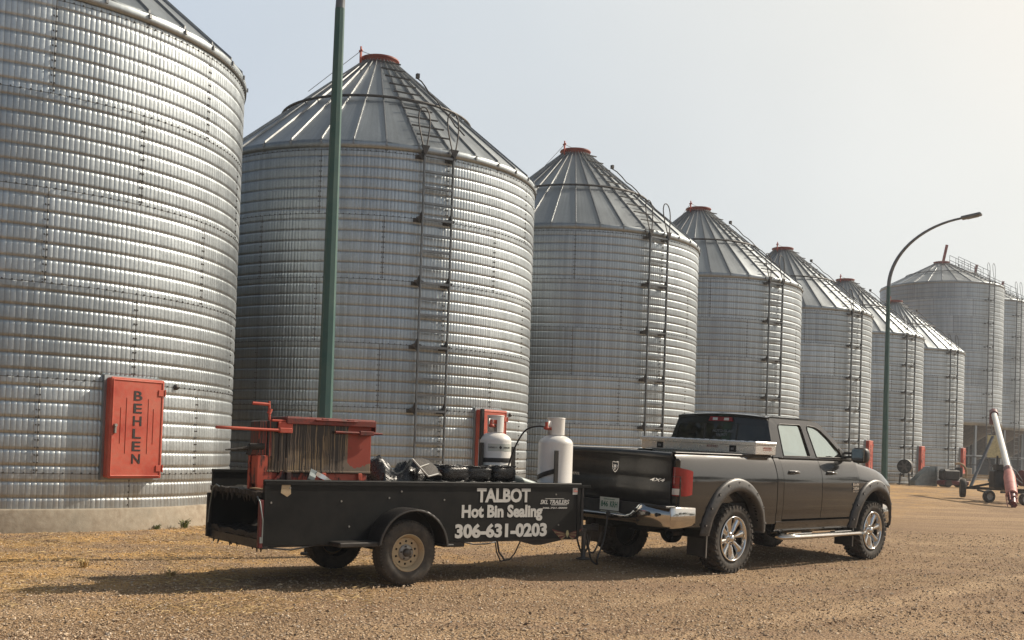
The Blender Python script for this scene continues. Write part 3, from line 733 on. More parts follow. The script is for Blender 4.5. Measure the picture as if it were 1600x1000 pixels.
# ------------------------------------------------------------------ tall hopper bins at the end of the yard
HR, HZ0, HZE, HZT, HRT = 4.9, 4.6, 15.9, 18.1, .62
def make_hopper():
    r = empty('hopper_bin', (0, 0, 0), 0, '', 'hopper bin', 'tall hopper bins on legs')
    bin_wall('wall', M['wall2'], HR, HZ0, HZE, .35, .012, 200, 4.7, 1.4, 10, r, nrow=8)
    roof_shell(HR, HZE + .02, HZT, HRT, 28, .16, r)
    lid_and_collar(r, HZT, HRT, .14, False)
    a = MB(); b0 = Vector(pol(HRT + .35, R_(-60), HZT - .1)); a.bar(b0, b0 + Vector((.25, .15, 1.55)), .16, .22); a.bar(b0, Vector(pol(HRT, R_(-60), HZT)), .06); a.build('lid_lever', M['redlid'], r)
    wall_ladder(r, HR, R_(-18), 1.8, HZE + .1, .30, .36, [HZ0 + .4 + 1.9 * k for k in range(6)], 1.6, 'ladder', .3)
    roof_ladder(r, HR, R_(-18), HZE, HZT, HRT, .35, 12, 1.0)
    g = MB(); ca, sa = math.cos(R_(-18)), math.sin(R_(-18))
    def P(rad, w_, dz): return (rad * ca - w_ * sa, rad * sa + w_ * ca, HZE + (HZT - HZE) * (HR + .04 - rad) / (HR + .04 - HRT) + dz)
    for w_ in (-.5, .5):
        for dz in (.45, .85): g.tube([P(HR - .4, w_, dz), P(1.3, w_, dz)], .022, 6)
        for rad in np.linspace(HR - .4, 1.3, 6): g.tube([P(rad, w_, 0), P(rad, w_, .85)], .02, 6)
    g.build('walkway_rail', M['rib'], r)
    h = MB(); h.lathe([(HR - .02, HZ0 + .02), (HR - .03, HZ0 - .25), (.35, 1.35), (.33, 1.0)], 60); h.build('hopper', M['darksteel'], r)  # cone coloured dark to stand in for the shade under the bin
    s_ = MB(); s_.lathe([(HR + .05, HZ0 + .05), (HR + .06, HZ0 - .28), (HR - .1, HZ0 - .28)], 80); s_.build('ring_beam', M['roofdark'], r)
    for k in range(10):
        a = 2 * PI * k / 10 + .1; l = MB(); l.box(pol(HR - .05, a, HZ0 / 2 - .1), (.2, .16, HZ0 + .1), Matrix.Rotation(a, 3, 'Z')); l.build('leg', M['roofdark'], r)
    b = MB()
    for z in (1.9,):
        for k in range(10): b.bar(pol(HR - .05, 2 * PI * k / 10 + .1, z), pol(HR - .05, 2 * PI * (k + 1) / 10 + .1, z), .1, .12)
    b.build('brace', M['roofdark'], r)
    f = MB(); f.lathe([(HR + .35, -.3), (HR + .35, .12), (.1, .12)], 64); f.build('foundation', M['concrete'], r)
    return r
hp = make_hopper()
for i, (px, D, lab) in enumerate(((1466, 92, 'tallest hopper bin, standing on legs right behind the last bin of the row'), (1514, 100.5, 'hopper bin partly hidden behind the tallest one, cut by the right edge'), (1556, 109, 'farthest hopper bin, only a sliver of wall showing at the right edge'))):
    o = hp if i == 0 else copy_tree(hp)
    o.location = ((px - 800) / 1701.4 * D * 1.0 + .033 * (-0.0), D, .42); o.rotation_euler = (0, 0, R_(90 - 136)); o['label'] = lab

# ------------------------------------------------------------------ lamp posts
def make_lamp(h_str, head=True):
    r = empty('lamp_post', (0, 0, 0), 0, '', 'lamp post', 'curved lamp posts along the bins')
    p = MB(); n = 8
    
    p.tube([(0, 0, 0), (0, 0, h_str * .5), (0, 0, h_str)], [.112, .088, .064], 8, smooth=False); p.build('pole', M['post'], r)
    b = MB(); b.box((0, 0, .03), (.36, .36, .04), None, 0, .01)
    for sx_ in (-1, 1):
        for sy_ in (-1, 1): b.tube([(sx_ * .13, sy_ * .13, .04), (sx_ * .13, sy_ * .13, .1)], .018, 6)
    b.build('base_plate', M['darksteel'], r)
    a = MB(); pts = []
    for k in range(19):
        t = k / 18 * R_(82); pts.append((2.6 * (1 - math.cos(t)) ** 1.0, 0, h_str + 2.1 * math.sin(t) ))
    a.tube(pts, [.063 - .028 * k / 18 for k in range(19)], 10); A = a.build('curved_arm', M['arm'], r)
    e1 = Vector(pts[-1]); d = (Vector(pts[-1]) - Vector(pts[-2])).normalized()
    hd = MB(); hd.box(e1 + d * .30, (.62, .26, .10), Matrix.Rotation(-math.atan2(d.z, d.x), 3, 'Y'), 0, .03); hd.box(e1 + d * .34 - Vector((0, 0, .05)), (.36, .2, .03), Matrix.Rotation(-math.atan2(d.z, d.x), 3, 'Y'), 0, .01)
    hd.build('lamp_head', M['arm'], r)
    return r
lp = make_lamp(7.3); lp.location = (-2.48, 14.4, 0); lp.rotation_euler = (0, 0, R_(-34)); lp['label'] = 'green lamp post behind the trailer, running out of the top of the photo'
l2 = copy_tree(lp); l2.location = (12.35, 36.0, .03); l2['label'] = 'green lamp post with curved arm and lamp head, beyond the truck bonnet'

# ------------------------------------------------------------------ pickup truck (x forward from the rear axle, y left, z up)
TB = math.degrees(.7851); TU = Vector((math.sin(.7851), math.cos(.7851), 0)); TN = Vector((-TU.y, TU.x, 0))
TO = Vector((2.907, 14.088, 0)) + TN * 1.0
truck = empty('pickup_truck', TO, R_(90 - TB), 'dark grey crew cab pickup truck with chrome wheels and silver toolbox', 'pickup truck')
ROLL = .026; truck.rotation_euler = (ROLL, 0, R_(90 - TB)); truck.location = TO + Vector((0, 0, ROLL))
WB, WZ, WR = 3.797, .43, .438
AR = .60                                        # wheel arch radius
def arch_z(x, z0, cxs=(0.0, WB), cz=.45):
    for c in cxs:
        d = abs(x - c)
        if d < AR:
            return max(z0, cz + math.sqrt(max(0, AR * AR - d * d)))
    return z0
YP_Z = [.44, .52, .60, .745, .755, .95, 1.20, 1.28, 1.34, 1.40, 1.45, 1.485, 1.50]
YP_Y = [.955, .975, .985, .990, .998, 1.003, .998, .982, .964, .943, .921, .902, .885]
def yside(z): return float(np.interp(z, YP_Z, YP_Y))
def kx(x): return 1 - .07 * (max(0, x - 3.95) / .5) ** 2 - (.012 * max(0, (-x - .9) / .4) ** 2)
def side_panel(mb, x0, x1, zb, zt, s, inner=.035, fine=.03):
    xs = set(np.round(np.linspace(x0, x1, max(2, int((x1 - x0) / .06))), 4))
    for c in (0.0, WB):
        for t in np.linspace(0, PI, 41):
            q = c + AR * math.cos(t)
            if x0 < q < x1: xs.add(round(q, 4))
        for e_ in (-.0005, .0005):
            for q in (c - AR + e_, c + AR + e_):
                if x0 < q < x1: xs.add(q)
    xs = sorted(xs); P = []
    for x in xs:
        b = arch_z(x, zb(x)); t = zt(x); zz = np.interp(np.linspace(0, 1, 22), [0, 1], [b, t])
        off = 1.50 - t
        P.append([(x, s * yside(min(1.5, z + off * max(0, (z - 1.1) / max(.01, t - 1.1)) if t < 1.5 else z)) * kx(x), z) for z in zz])
    mb.grid(P, 0, True, flip=(s < 0), thick=(0, -s * inner, 0))
    return mb
zt_bed = lambda x: 1.50 - .010 * (x + 1.2) / 2
# --- bed
b = MB()
for s in (-1, 1): side_panel(b, -1.215, .985, lambda x: .60, zt_bed, s)
for s in (-1, 1):
    b.b2((-1.21, s * .84, .90), (.985, s * .865, 1.49)); b.b2((-1.2, s * .83, 1.485), (.985, s * .888, 1.505), 0, .008)
    # tail corner behind the lamp
    b.b2((-1.222, s * .876, .62), (-1.17, s * .965, 1.44), 0, .02)
b.b2((.94, -.86, .90), (.975, .86, 1.48)); b.b2((-1.2, -.84, .88), (.95, .84, .92))
bed = b.build('cargo_bed', M['truck'], truck)
r_ = MB()
for s in (-1, 1): r_.b2((-1.215, s * .835, 1.505), (.985, s * .90, 1.522), 0, .008)
r_.build('bed_rail_cap', M['plastic'], bed)
# --- tailgate
t = MB(); prof = [(-1.20, .80), (-1.232, .82), (-1.245, .95), (-1.25, 1.12), (-1.235, 1.15), (-1.24, 1.18), (-1.25, 1.30), (-1.245, 1.40), (-1.262, 1.44), (-1.268, 1.475), (-1.25, 1.50), (-1.19, 1.505)]
P = [[(px_, y, z + .012 * (1 - (y / .88) ** 2)) for (px_, z) in prof] for y in np.linspace(-.872, .872, 25)]
t.grid(P, 0, True, flip=True, thick=(.05, 0, 0)); tg = t.build('tailgate', M['truckdull'], truck)
h = MB(); h.b2((-1.262, -.12, 1.33), (-1.245, .12, 1.40), 0, .008)
e_ = MB(); bs = lambda u, v, w_: (-1.247 - w_, -u, v)
# shield shaped emblem with horned head silhouette
sh = [(-.052, .062), (-.05, -.02), (-.03, -.055), (0, -.078), (.03, -.055), (.05, -.02), (.052, .062), (.03, .068), (0, .06), (-.03, .068)]
e_.prism([(u, v + 1.29) for u, v in sh][::-1], .010, bs, 0)
e_.prism([(u * .80, v * .80 + 1.29) for u, v in sh][::-1], .013, bs, 1)
e_.prism([(-.012, 1.315), (-.018, 1.29), (-.010, 1.255), (0, 1.243), (.010, 1.255), (.018, 1.29), (.012, 1.315)][::-1][::-1], .017, bs, 0)
for s in (-1, 1): e_.tube([bs(s * (.012 + .022 * math.sin(q)), 1.315 - .022 * (1 - math.cos(q)), .015) for q in np.linspace(0, 4.2, 10)], .005, 6, 0)
e_.build('emblem', [M['badge'], M['letterdark']], tg)
q = MB(); bs2 = lambda u, v, w_: (-1.245 - w_, -u, v)
add_text(q, '4X4', .56, .79, 1.145, 1.185, bs2, 0, .02, .3, .008); q.build('badge', M['badge'], tg)
q = MB(); add_text(q, 'DIESEL', -.78, -.60, 1.145, 1.18, bs2, 0, .02, .3, .008)
bpy.data.meshes  # left badge is hidden by the tank but for its last letters
q.v = [(a_, -(-.69) + (b_ - .69), c_) for a_, b_, c_ in q.v]; q.build('badge', M['badge'], tg)
# --- tail lamps
for s in (-1, 1):
    l = MB(); P = []
    path = [(-1.225, .880), (-1.240, .905), (-1.246, .93), (-1.236, .965), (-1.19, .995), (-1.10, 1.008), (-1.03, 1.010), (-.985, 1.008)]
    for k, (x, y) in enumerate(path):
        zt_ = 1.335 - max(0, k - 3) * .012; zb_ = .985 + (0.01 * max(0, k - 5)); P.append([(x, s * (y + .004), zb_ + (zt_ - zb_) * v) for v in np.linspace(0, 1, 9)])
    l.grid(P, 0, True, flip=(s > 0), thick=(.03, -s * .03, 0)); lo = l.build('tail_lamp', M['lens'], truck)
    c = MB(); P = []
    for k, (x, y) in enumerate([(-1.235, .884), (-1.247, .905), (-1.253, .93), (-1.243, .965), (-1.20, .990)]): P.append([(x, s * (y + .004), z) for z in (1.0, 1.03, 1.075)])
    c.grid(P, 0, True, flip=(s > 0), thick=(.02, -s * .004, 0)); c.build('reversing_lamp', M['lenswhite'], lo)
    d = MB()
    for z in (1.12, 1.22): d.tube([(x - .001, s * (y + .006), z) for x, y in path[:5]], .004, 5)
    d.build('lens_divider', M['maroon'], lo)
# --- cab shell: rear corner, rocker, rear wall, roof, pillars
ZB = 1.50
def gy(z): return float(np.interp(z, [1.50, 1.60, 1.80, 1.99, 2.055], [.902, .880, .810, .758, .735]))
def rooz(x): return float(np.interp(x, [1.00, 1.06, 1.15, 1.9, 2.15, 2.42, 2.75, 3.13], [2.02, 2.042, 2.052, 2.058, 2.050, 2.015, 1.825, 1.50]))
c = MB()
for s in (-1, 1):
    side_panel(c, 1.0, 1.150, lambda x: .60, lambda x: 1.50, s)
    P = [[(x, s * y, z) for (y, z) in ((.93, .46), (.968, .50), (.992, .60), (.994, .628), (.96, .640))] for x in (1.0, 1.6, 2.4, 3.17)]
    c.grid(P, 0, False, flip=(s < 0), thick=(0, -s * .03, 0))
    # greenhouse side frame
    outl = [(1.015, ZB), (1.045, 1.80), (1.075, 2.0), (1.13, rooz(1.13)), (1.5, rooz(1.5)), (1.9, rooz(1.9)), (2.15, rooz(2.15)), (2.42, rooz(2.42)), (2.60, rooz(2.60)), (2.75, rooz(2.75)), (2.95, rooz(2.95)), (3.12, ZB)]
    w1 = [(1.275, 1.522), (1.265, 1.60), (1.285, 1.915), (1.31, 1.95), (1.36, 1.96), (1.86, 1.967), (1.895, 1.95), (1.912, 1.905), (1.985, 1.54), (1.975, 1.522)]
    w2 = [(2.17, 1.522), (2.155, 1.55), (2.065, 1.905), (2.075, 1.95), (2.11, 1.965), (2.30, 1.950), (2.42, 1.915), (2.63, 1.795), (2.87, 1.61), (2.90, 1.545), (2.89, 1.522)]
    hf = lambda u, v, w_, s=s: (u, s * (gy(v) - w_), v)
    c.prism(outl if s < 0 else outl, .035, hf, 0, holes=[w1, w2])
P = [[(x, y, rooz(x) + .040 * (1 - (y / .74) ** 2) + (.002)) for y in np.linspace(-.742, .742, 21)] for x in (1.04, 1.06, 1.10, 1.2, 1.5, 1.9, 2.15, 2.30, 2.42)]
c.grid(P, 0, True, flip=False, thick=(0, 0, -.04))
# rear wall with window opening
outr = [(-.90, .92), (.90, .92), (.90, ZB), (.82, 1.78), (.750, 2.0), (.70, 2.055), (0, 2.092), (-.70, 2.055), (-.750, 2.0), (-.82, 1.78), (-.90, ZB)]
hole = [(-.80, 1.50), (.80, 1.50), (.725, 1.885), (.69, 1.92), (0, 1.945), (-.69, 1.92), (-.725, 1.885)]
c.prism(outr, .03, lambda u, v, w_: (1.002 + max(0, v - 1.5) * .12 + w_, -u, v), 0, holes=[hole])
c.b2((3.00, -.90, 1.40), (3.16, .90, 1.47)); cab = c.build('cab', M['truck'], truck)
# windscreen: curved pane between the pillars
g = MB(); P = []
for t_ in np.linspace(0, 1, 8):
    x = 2.42 + (3.13 - 2.42) * t_; hw = .70 + .17 * t_; P.append([(x + .10 * (1 - (y / hw) ** 2) * t_, y, rooz(x) + .040 * (1 - (y / hw) ** 2) * (1 - t_) - .004) for y in np.linspace(-hw, hw, 15)])
g.grid(P, 0, True, flip=False, thick=(0, 0, -.006)); g.build('windscreen', M['glassgreen'], cab)
g = MB(); g.prism([(u * .995, v) for u, v in hole], .006, lambda u, v, w_: (1.016 + max(0, v - 1.5) * .12 + w_, -u, v), 0); rw = g.build('rear_window', M['glassback'], cab)
g = MB()
for y in (-.27, .27): g.bar((1.013, y, 1.50), (1.065, y, 1.93), .022, .01)
g.build('slider_frame', M['plastic'], rw)
g = MB(); bsw = lambda u, v, w_: (1.010 + max(0, v - 1.5) * .12 - w_, -u, v)
add_text(g, 'AUTO-GLASS', -.14, .22, 1.81, 1.85, bsw, 0, .03, 0, .002); add_text(g, 'TALBOT', -.08, .12, 1.76, 1.795, bsw, 0, .03, 0, .002); g.build('window_lettering', M['arm'], rw)
g = MB(); g.prism([(-.20, 1.968), (.20, 1.968), (.18, 2.028), (-.18, 2.028)], -.025, lambda u, v, w_: (1.045 + max(0, v - 1.9) * .12 + w_, -u, v), 0); bl = g.build('brake_lamp', M['lens'], cab)
for u0 in (-.13, .06): g = MB(); g.prism([(u0, 1.98), (u0 + .08, 1.98), (u0 + .08, 2.016), (u0, 2.016)], -.028, lambda u, v, w_: (1.046 + max(0, v - 1.9) * .12 + w_, -u, v), 0); g.build('cargo_lamp', M['lenswhite'], bl)
# doors
def door(name, x0, x1, s, win, glm, hx, split=None):
    d = MB(); side_panel(d, x0, x1, lambda x: .655, lambda x: 1.492, s, .04); D = d.build(name, M['truck'], truck)
    h = MB(); yz = yside(1.30) + .002
    h.b2((hx - .125, s * (yz - .004), 1.275), (hx + .125, s * (yz + .004), 1.325), 1, .003)
    h.tube([(hx - .11, s * (yz + .010), 1.30), (hx - .07, s * (yz + .04), 1.303), (hx + .07, s * (yz + .04), 1.303), (hx + .11, s * (yz + .010), 1.30)], [.014, .019, .019, .014], 8, 0)
    h.tube([(hx + .115, s * (yz + .002), 1.30), (hx + .115, s * (yz + .01), 1.30)], .017, 10, 1); h.build('handle', [M['truck'], M['plastic']], D)
    g = MB(); hf = lambda u, v, w_: (u, s * (gy(v) - .016 - w_), v); g.prism(win, .005, hf, 0); g.build('window_glass', glm, D)
    k = MB(); lp_ = [(u, s * (gy(v) + .001), v) for u, v in win + win[:1]]; k.tube(lp_, .0085, 6, cap=False); 
    k.b2((x0, s * (yside(1.49) - .01), 1.488), (x1 - (.06 if 'front' in name else 0), s * (yside(1.49) + .012), 1.503)); k.build('window_seal', M['plastic'], D)
    m_ = MB(); P = [[(x, s * (y), z) for (y, z) in ((.999, .665), (1.012, .678), (1.012, .70), (1.000, .712))] for x in (x0 + .005, (x0 + x1) / 2, x1 - .005)]
    return D
for s in (-1, 1):
    door('rear_door', 1.160, 2.190, s, w1, M['glassdark'], 1.43); D = door('front_door', 2.202, 3.290, s, w2, M['glassgreen'], 2.47)
    # name plate on the door, mirrored order on the far side so it reads both ways
    q = MB(); bs3 = (lambda u, v, w_: (u, -(1.0035 + w_), v)) if s < 0 else (lambda u, v, w_: (6.43 - u, 1.0035 + w_, v))
    add_text(q, 'RAM', 3.08, 3.265, 1.115, 1.16, bs3, 0, .03, 0, .008); add_text(q, '2500', 3.085, 3.26, 1.055, 1.10, bs3, 0, .03, 0, .008)
    add_text(q, 'HEAVY DUTY', 3.085, 3.26, 1.022, 1.042, bs3, 0, .02, 0, .006); q.build('badge', M['badge'], D)
    # black sail panel and tow mirror
    m_ = MB(); m_.prism([(2.905, 1.505), (3.11, 1.505), (2.94, 1.615), (2.86, 1.66)], -.012, lambda u, v, w_, s=s: (u, s * (gy(v) - w_ * 1.0), v), 0)
    m_.bar((2.98, s * .89, 1.53), (3.02, s * 1.06, 1.56), .09, .035); m_.bar((2.98, s * .89, 1.60), (3.02, s * 1.06, 1.60), .05, .03)
    # housing: rounded box built as loft
    P = []
    for x, k_ in ((2.915, .86), (2.93, .97), (2.97, 1.0), (3.03, .95), (3.085, .75), (3.11, .45)):
        ring = []
        for a in np.linspace(0, 2 * PI, 21):
            ca_, sa_ = math.cos(a), math.sin(a); rr = 1 / (abs(ca_) ** 4 + abs(sa_) ** 4) ** .25
            ring.append((x, s * (1.155 + .125 * k_ * rr * ca_), 1.575 + .115 * k_ * rr * sa_))
        P.append(ring)
    m_.grid(P, 0, True, flip=(s > 0)); m_.add([p for p in P[0][:-1]], [tuple(range(20)) if s < 0 else tuple(range(20))[::-1]], 0); m_.add([p for p in P[-1][:-1]], [tuple(range(20))[::-1] if s < 0 else tuple(range(20))], 0)
    mo = m_.build('wing_mirror', M['plastic'], truck)
    gl = MB(); gl.b2((2.905, s * 1.055, 1.49), (2.912, s * 1.250, 1.665), 0, .003); gl.build('mirror_glass', M['chrome'], mo)
    sg = MB(); sg.b2((3.085, s * 1.10, 1.60), (3.118, s * 1.20, 1.64), 0, .008); sg.build('indicator_lamp', M['lenswhite'], mo)
# --- front wings, bonnet, front end
def hoodz(x): return float(np.interp(x, [3.14, 3.4, 3.7, 4.0, 4.2, 4.35, 4.44], [1.475, 1.445, 1.405, 1.355, 1.31, 1.25, 1.16]))
for s in (-1, 1): f = MB(); side_panel(f, 3.302, 4.44, lambda x: .60 if x < 4.3 else .74, lambda x: hoodz(x), s); f.build('front_wing', M['truck'], truck)
f = MB(); P = []
for x in np.linspace(3.15, 4.44, 22):
    hw = .885 * kx(x); row = []
    for y in np.linspace(-1, 1, 33):
        ay = abs(y); z = hoodz(x) + .055 * (1 - ay ** 2.5); z += .030 * (1 / (1 + math.exp((ay - .55) * 26))) * min(1, (4.44 - x) * 3)
        row.append((x + .10 * (1 - ay ** 2) * max(0, (x - 4.0) / .44), y * hw, z))
    P.append(row)
f.grid(P, 0, True, thick=(0, 0, -.03)); f.build('bonnet', M['truck'], truck)
f = MB(); P = []
for y in np.linspace(-1, 1, 25):
    ay = abs(y); fx = 4.44 + .10 * (1 - ay ** 2.2); P.append([(fx + dx, y * .885 * .93, z) for dx, z in ((-.02, 1.20 + .05 * (1 - ay ** 2)), (.03, 1.12), (.05, 1.0), (.05, .86), (.02, .80))])
f.grid(P, 0, True, thick=(-.04, 0, 0)); gr = f.build('grille_surround', M['chrome'], truck)
f = MB()
for k in range(7): f.b2((4.55, -.52, .87 + k * .037), (4.60, .52, .883 + k * .037), 0, .004)
f.b2((4.545, -.03, .85), (4.612, .03, 1.13), 0, .006); f.build('grille_mesh', M['plastic'], gr)
for s in (-1, 1):
    f = MB(); P = []
    for (x, y) in ((4.565, .56), (4.55, .68), (4.50, .79), (4.42, .86), (4.34, .895)): P.append([(x + .01, s * y, z) for z in np.linspace(.90, 1.17, 6)])
    f.grid(P, 0, True, flip=(s < 0), thick=(-.03, -s * .02, 0)); f.build('headlight', M['lenswhite'], truck)
f = MB(); P = []
for (x, y) in ((4.14, .985), (4.22, 1.00), (4.36, .985), (4.50, .92), (4.60, .80), (4.66, .55), (4.68, 0), (4.66, -.55), (4.60, -.80), (4.50, -.92), (4.36, -.985), (4.22, -1.0), (4.14, -.985)):
    P.append([(x - .03, y * .97, .50), (x, y, .56), (x + .01, y, .70), (x, y, .84), (x - .05, y * .95, .87)])
f.grid(P, 0, True, flip=True, thick=(-.03, 0, 0)); f.build('front_bumper', M['chrome'], truck)
# --- rear bumper, chrome, with dropped centre
bp = MB(); up = [(-1.0, .855), (-.62, .875), (-.58, .87), (-.44, .745), (-.38, .725), (0, .725), (.38, .725), (.44, .745), (.58, .87), (.62, .875), (1.0, .855)]
def top_at(y): return float(np.interp(y, [a for a, _ in up], [z for _, z in up]))
P = []
ys_ = sorted(set(list(np.linspace(-1, 1, 41)) + [-.62, -.58, -.44, -.38, .38, .44, .58, .62]))
for y in ys_:
    zt_ = top_at(y); zb_ = .60 if abs(y) > .5 else .625; bx = -1.47 + .10 * max(0, (abs(y) - .5) / .5) ** 2.2
    yy = y * .985
    P.append([(bx + .15, yy, zt_ + .002), (bx + .03, yy, zt_), (bx, yy, zt_ - .018), (bx - .012, yy, (zt_ + zb_) / 2 + .02), (bx + .005, yy, zb_ + .02), (bx + .04, yy, zb_)])
bp.grid(P, 0, True, flip=True, thick=(.012, 0, 0))
for s in (-1, 1):     # wrap round the corner
    P = []
    for (x, y) in ((-1.37, .985), (-1.345, 1.008), (-1.30, 1.018), (-1.15, 1.020), (-1.0, 1.018), (-.90, 1.012)):
        tz = .857 - .012 * max(0, x + 1.2) / .3; P.append([(x + .03, s * (y - .10), tz), (x + .01, s * (y - .015), tz), (x, s * y, tz - .018), (x, s * (y + .004), .72), (x + .01, s * (y - .004), .60 + .03 * max(0, (x + 1.2) / .3)), (x + .02, s * (y - .03), .59 + .03 * max(0, (x + 1.2) / .3))])
    bp.grid(P, 0, True, flip=(s > 0), thick=(0, -s * .010, 0))
bpo = bp.build('rear_bumper', M['chrome'], truck)
q = MB(); q.b2((-1.46, -.98, .835), (-1.24, -.60, .865), 0, .006); q.b2((-1.46, .60, .835), (-1.24, .98, .865), 0, .006); q.b2((-1.30, -.6, .73), (-1.22, .6, .86))
q.build('step_pad', M['plastic'], bpo)
for y, z in ((-.72, .76), (-.50, .80), (.72, .80), (-.86, .755)): q = MB(); q.tube([(-1.49, y, z), (-1.47, y, z)], .024, 12); q.build('parking_sensor', M['plastic'], bpo)
pl = MB(); bpl = lambda u, v, w_: (-1.335 - w_, -u, v); pl.prism([(-.155, .735), (.155, .735), (.155, .895), (-.155, .895)], .006, bpl, 0)
plo = pl.build('licence_plate', M['plate'], truck)
q = MB(); add_text(q, '846', -.135, -.02, .775, .85, lambda u, v, w_: (-1.342 - w_, -u, v), 0, .02, 0, .002); add_text(q, 'KRH', .015, .135, .775, .85, lambda u, v, w_: (-1.342 - w_, -u, v), 0, .02, 0, .002)
add_text(q, 'Saskatchewan', -.09, .09, .865, .885, lambda u, v, w_: (-1.342 - w_, -u, v), 0, 0, 0, .002); q.build('plate_lettering', M['green'], plo)
# --- bolt-on wheel arch flares
for s in (-1, 1):
    for cx in (0.0, WB):
        fl = MB(); P = []; nA = 44
        for k in range(nA + 1):
            a = PI * k / nA; a = a * 1.08 - .04 * PI
            # slightly squared arch
            cc, ss_ = math.cos(a), math.sin(a); ri, ro = .600, .765 - .02 * abs(cc)
            xi, zi = cx + ri * cc, .45 + ri * ss_; xo, zo = cx + ro * cc * .985, .45 + ro * ss_
            lo_ = .52; 
            if zi < lo_: zi = lo_ if ss_ > 0 else lo_ - .08 * min(1, -ss_ * 3)
            if zo < lo_: zo = lo_ - (.0 if ss_ > 0 else .08 * min(1, -ss_ * 3))
            def F(t_, o_): x_ = xi + (xo - xi) * t_; z_ = zi + (zo - zi) * t_; return (x_, s * (yside(max(.5, min(1.3, z_))) * kx(x_) + o_), z_)
            P.append([F(0, -.12), F(0, .045), F(.08, .064), F(.40, .060), F(.80, .034), F(.97, .024), F(1, .0)])
        fl.grid(P, 0, True, flip=(s > 0)); fo = fl.build('wheel_flare', M['flare'], truck)
        for k in range(9):
            a = R_(14 + k * 19); rb_ = .70; x_ = cx + rb_ * math.cos(a); z_ = .45 + rb_ * math.sin(a); yb = yside(min(1.3, z_)) * kx(x_) + .040
            bo = MB(); bo.tube([(x_, s * (yb - .02), z_), (x_, s * (yb + .006), z_)], .022, 12, 0, smooth=False); bo.tube([(x_, s * (yb + .004), z_), (x_, s * (yb + .012), z_)], [.012, .010], 8, 1); bo.build('flare_bolt', [M['letterdark'], M['hub']], fo)
# --- wheels
def make_wheel(parent, loc, s):
    W = empty('wheel', loc, 0, None, None); W.parent = parent
    ty = MB(); r0 = .285
    prof = [(r0, -.115), (r0 + .02, -.128), (.345, -.150), (.395, -.150), (.418, -.138), (.430, -.118), (.432, 0), (.430, .118), (.418, .138), (.395, .150), (.345, .150), (r0 + .02, .128), (r0, .115)]
    ty.lathe([(r, h * s) for r, h in prof], 72, 0, axis='y')
    if s < 0: ty.f = [f[::-1] for f in ty.f]
    nb = 34
    for k in range(nb):
        for row, (y0, y1) in enumerate(((-.150, -.095), (-.085, -.03), (-.022, .022), (.03, .085), (.095, .150))):
            a = 2 * PI * (k + .5 * (row % 2)) / nb; rr = .432 if abs(y0 + y1) < .2 else .428; ca_, sa_ = math.cos(a), math.sin(a)
            rot = Matrix.Rotation(-a, 3, 'Y') @ Matrix.Rotation((.35 if row % 2 else -.35), 3, 'X')
            ty.box((rr * ca_, (y0 + y1) / 2, rr * sa_), (.022, (y1 - y0) * .95, .046), rot, 0)
        for sd in (-1, 1):
            a = 2 * PI * (k + .25) / nb; rot = Matrix.Rotation(-a, 3, 'Y'); ty.box((.410 * math.cos(a), sd * .148, .410 * math.sin(a)), (.036, .016, .040), rot, 0)
    for rr in (.325, .36): ty.lathe([(rr - .006, s * -.148), (rr, s * -.156), (rr + .006, s * -.150)], 72, 0, axis='y')
    ty.build('tyre', M['rubber'], W)
    rm = MB(); o_ = -.13 if s < 0 else .13; sg = -1 if s < 0 else 1
    def pr(L_): 
        rm.lathe([(r, sg * h) for r, h in L_], 64, 0, axis='y')
    pr([(.292, .135), (.288, .148), (.276, .146), (.268, .128), (.262, .06), (.250, -.09), (.285, -.115)])
    # eight forked spokes
    for k in range(8):
        a = 2 * PI * k / 8 + .2
        for dv in (0,):
            pts = [(.060, 0.0, .082), (.125, 0, .100), (.185, 0, .100), (.262, 0, .112)]
            P = []
            for (r, t_, h_) in pts:
                wd = .026 + .030 * max(0, (r - .1) / .16) ** 1.3; ca_, sa_ = math.cos(a), math.sin(a)
                def Q(tt, hh): return (r * ca_ - tt * sa_, sg * hh, r * sa_ + tt * ca_)
                P.append([Q(t_ - wd, h_ - .045), Q(t_ - wd * .75, h_ - .004), Q(t_ - wd * .3, h_ + .006), Q(t_ + wd * .3, h_ + .006), Q(t_ + wd * .75, h_ - .004), Q(t_ + wd, h_ - .045)])
            rm.grid(P, 0, True, flip=(sg < 0))
    pr([(.0, .135), (.038, .132), (.046, .120), (.050, .098), (.085, .092), (.092, .075), (.10, .04)])
    for k in range(8):
        a = 2 * PI * (k + .5) / 8 + .2; rm.tube([(.070 * math.cos(a), sg * .085, .070 * math.sin(a)), (.070 * math.cos(a), sg * .118, .070 * math.sin(a))], .012, 6, 0, smooth=False)
    rm.build('rim', M['chromerim'], W)
    bk = MB(); bk.lathe([(.0, sg * .015), (.17, sg * .015), (.17, sg * -.01), (.255, sg * -.02)], 40, 0, axis='y'); bk.build('brake_disc', M['inner'], W)
    return W
for cx in (0.0, WB):
    for s in (-1, 1): make_wheel(truck, (cx, s * .855, WZ), s)
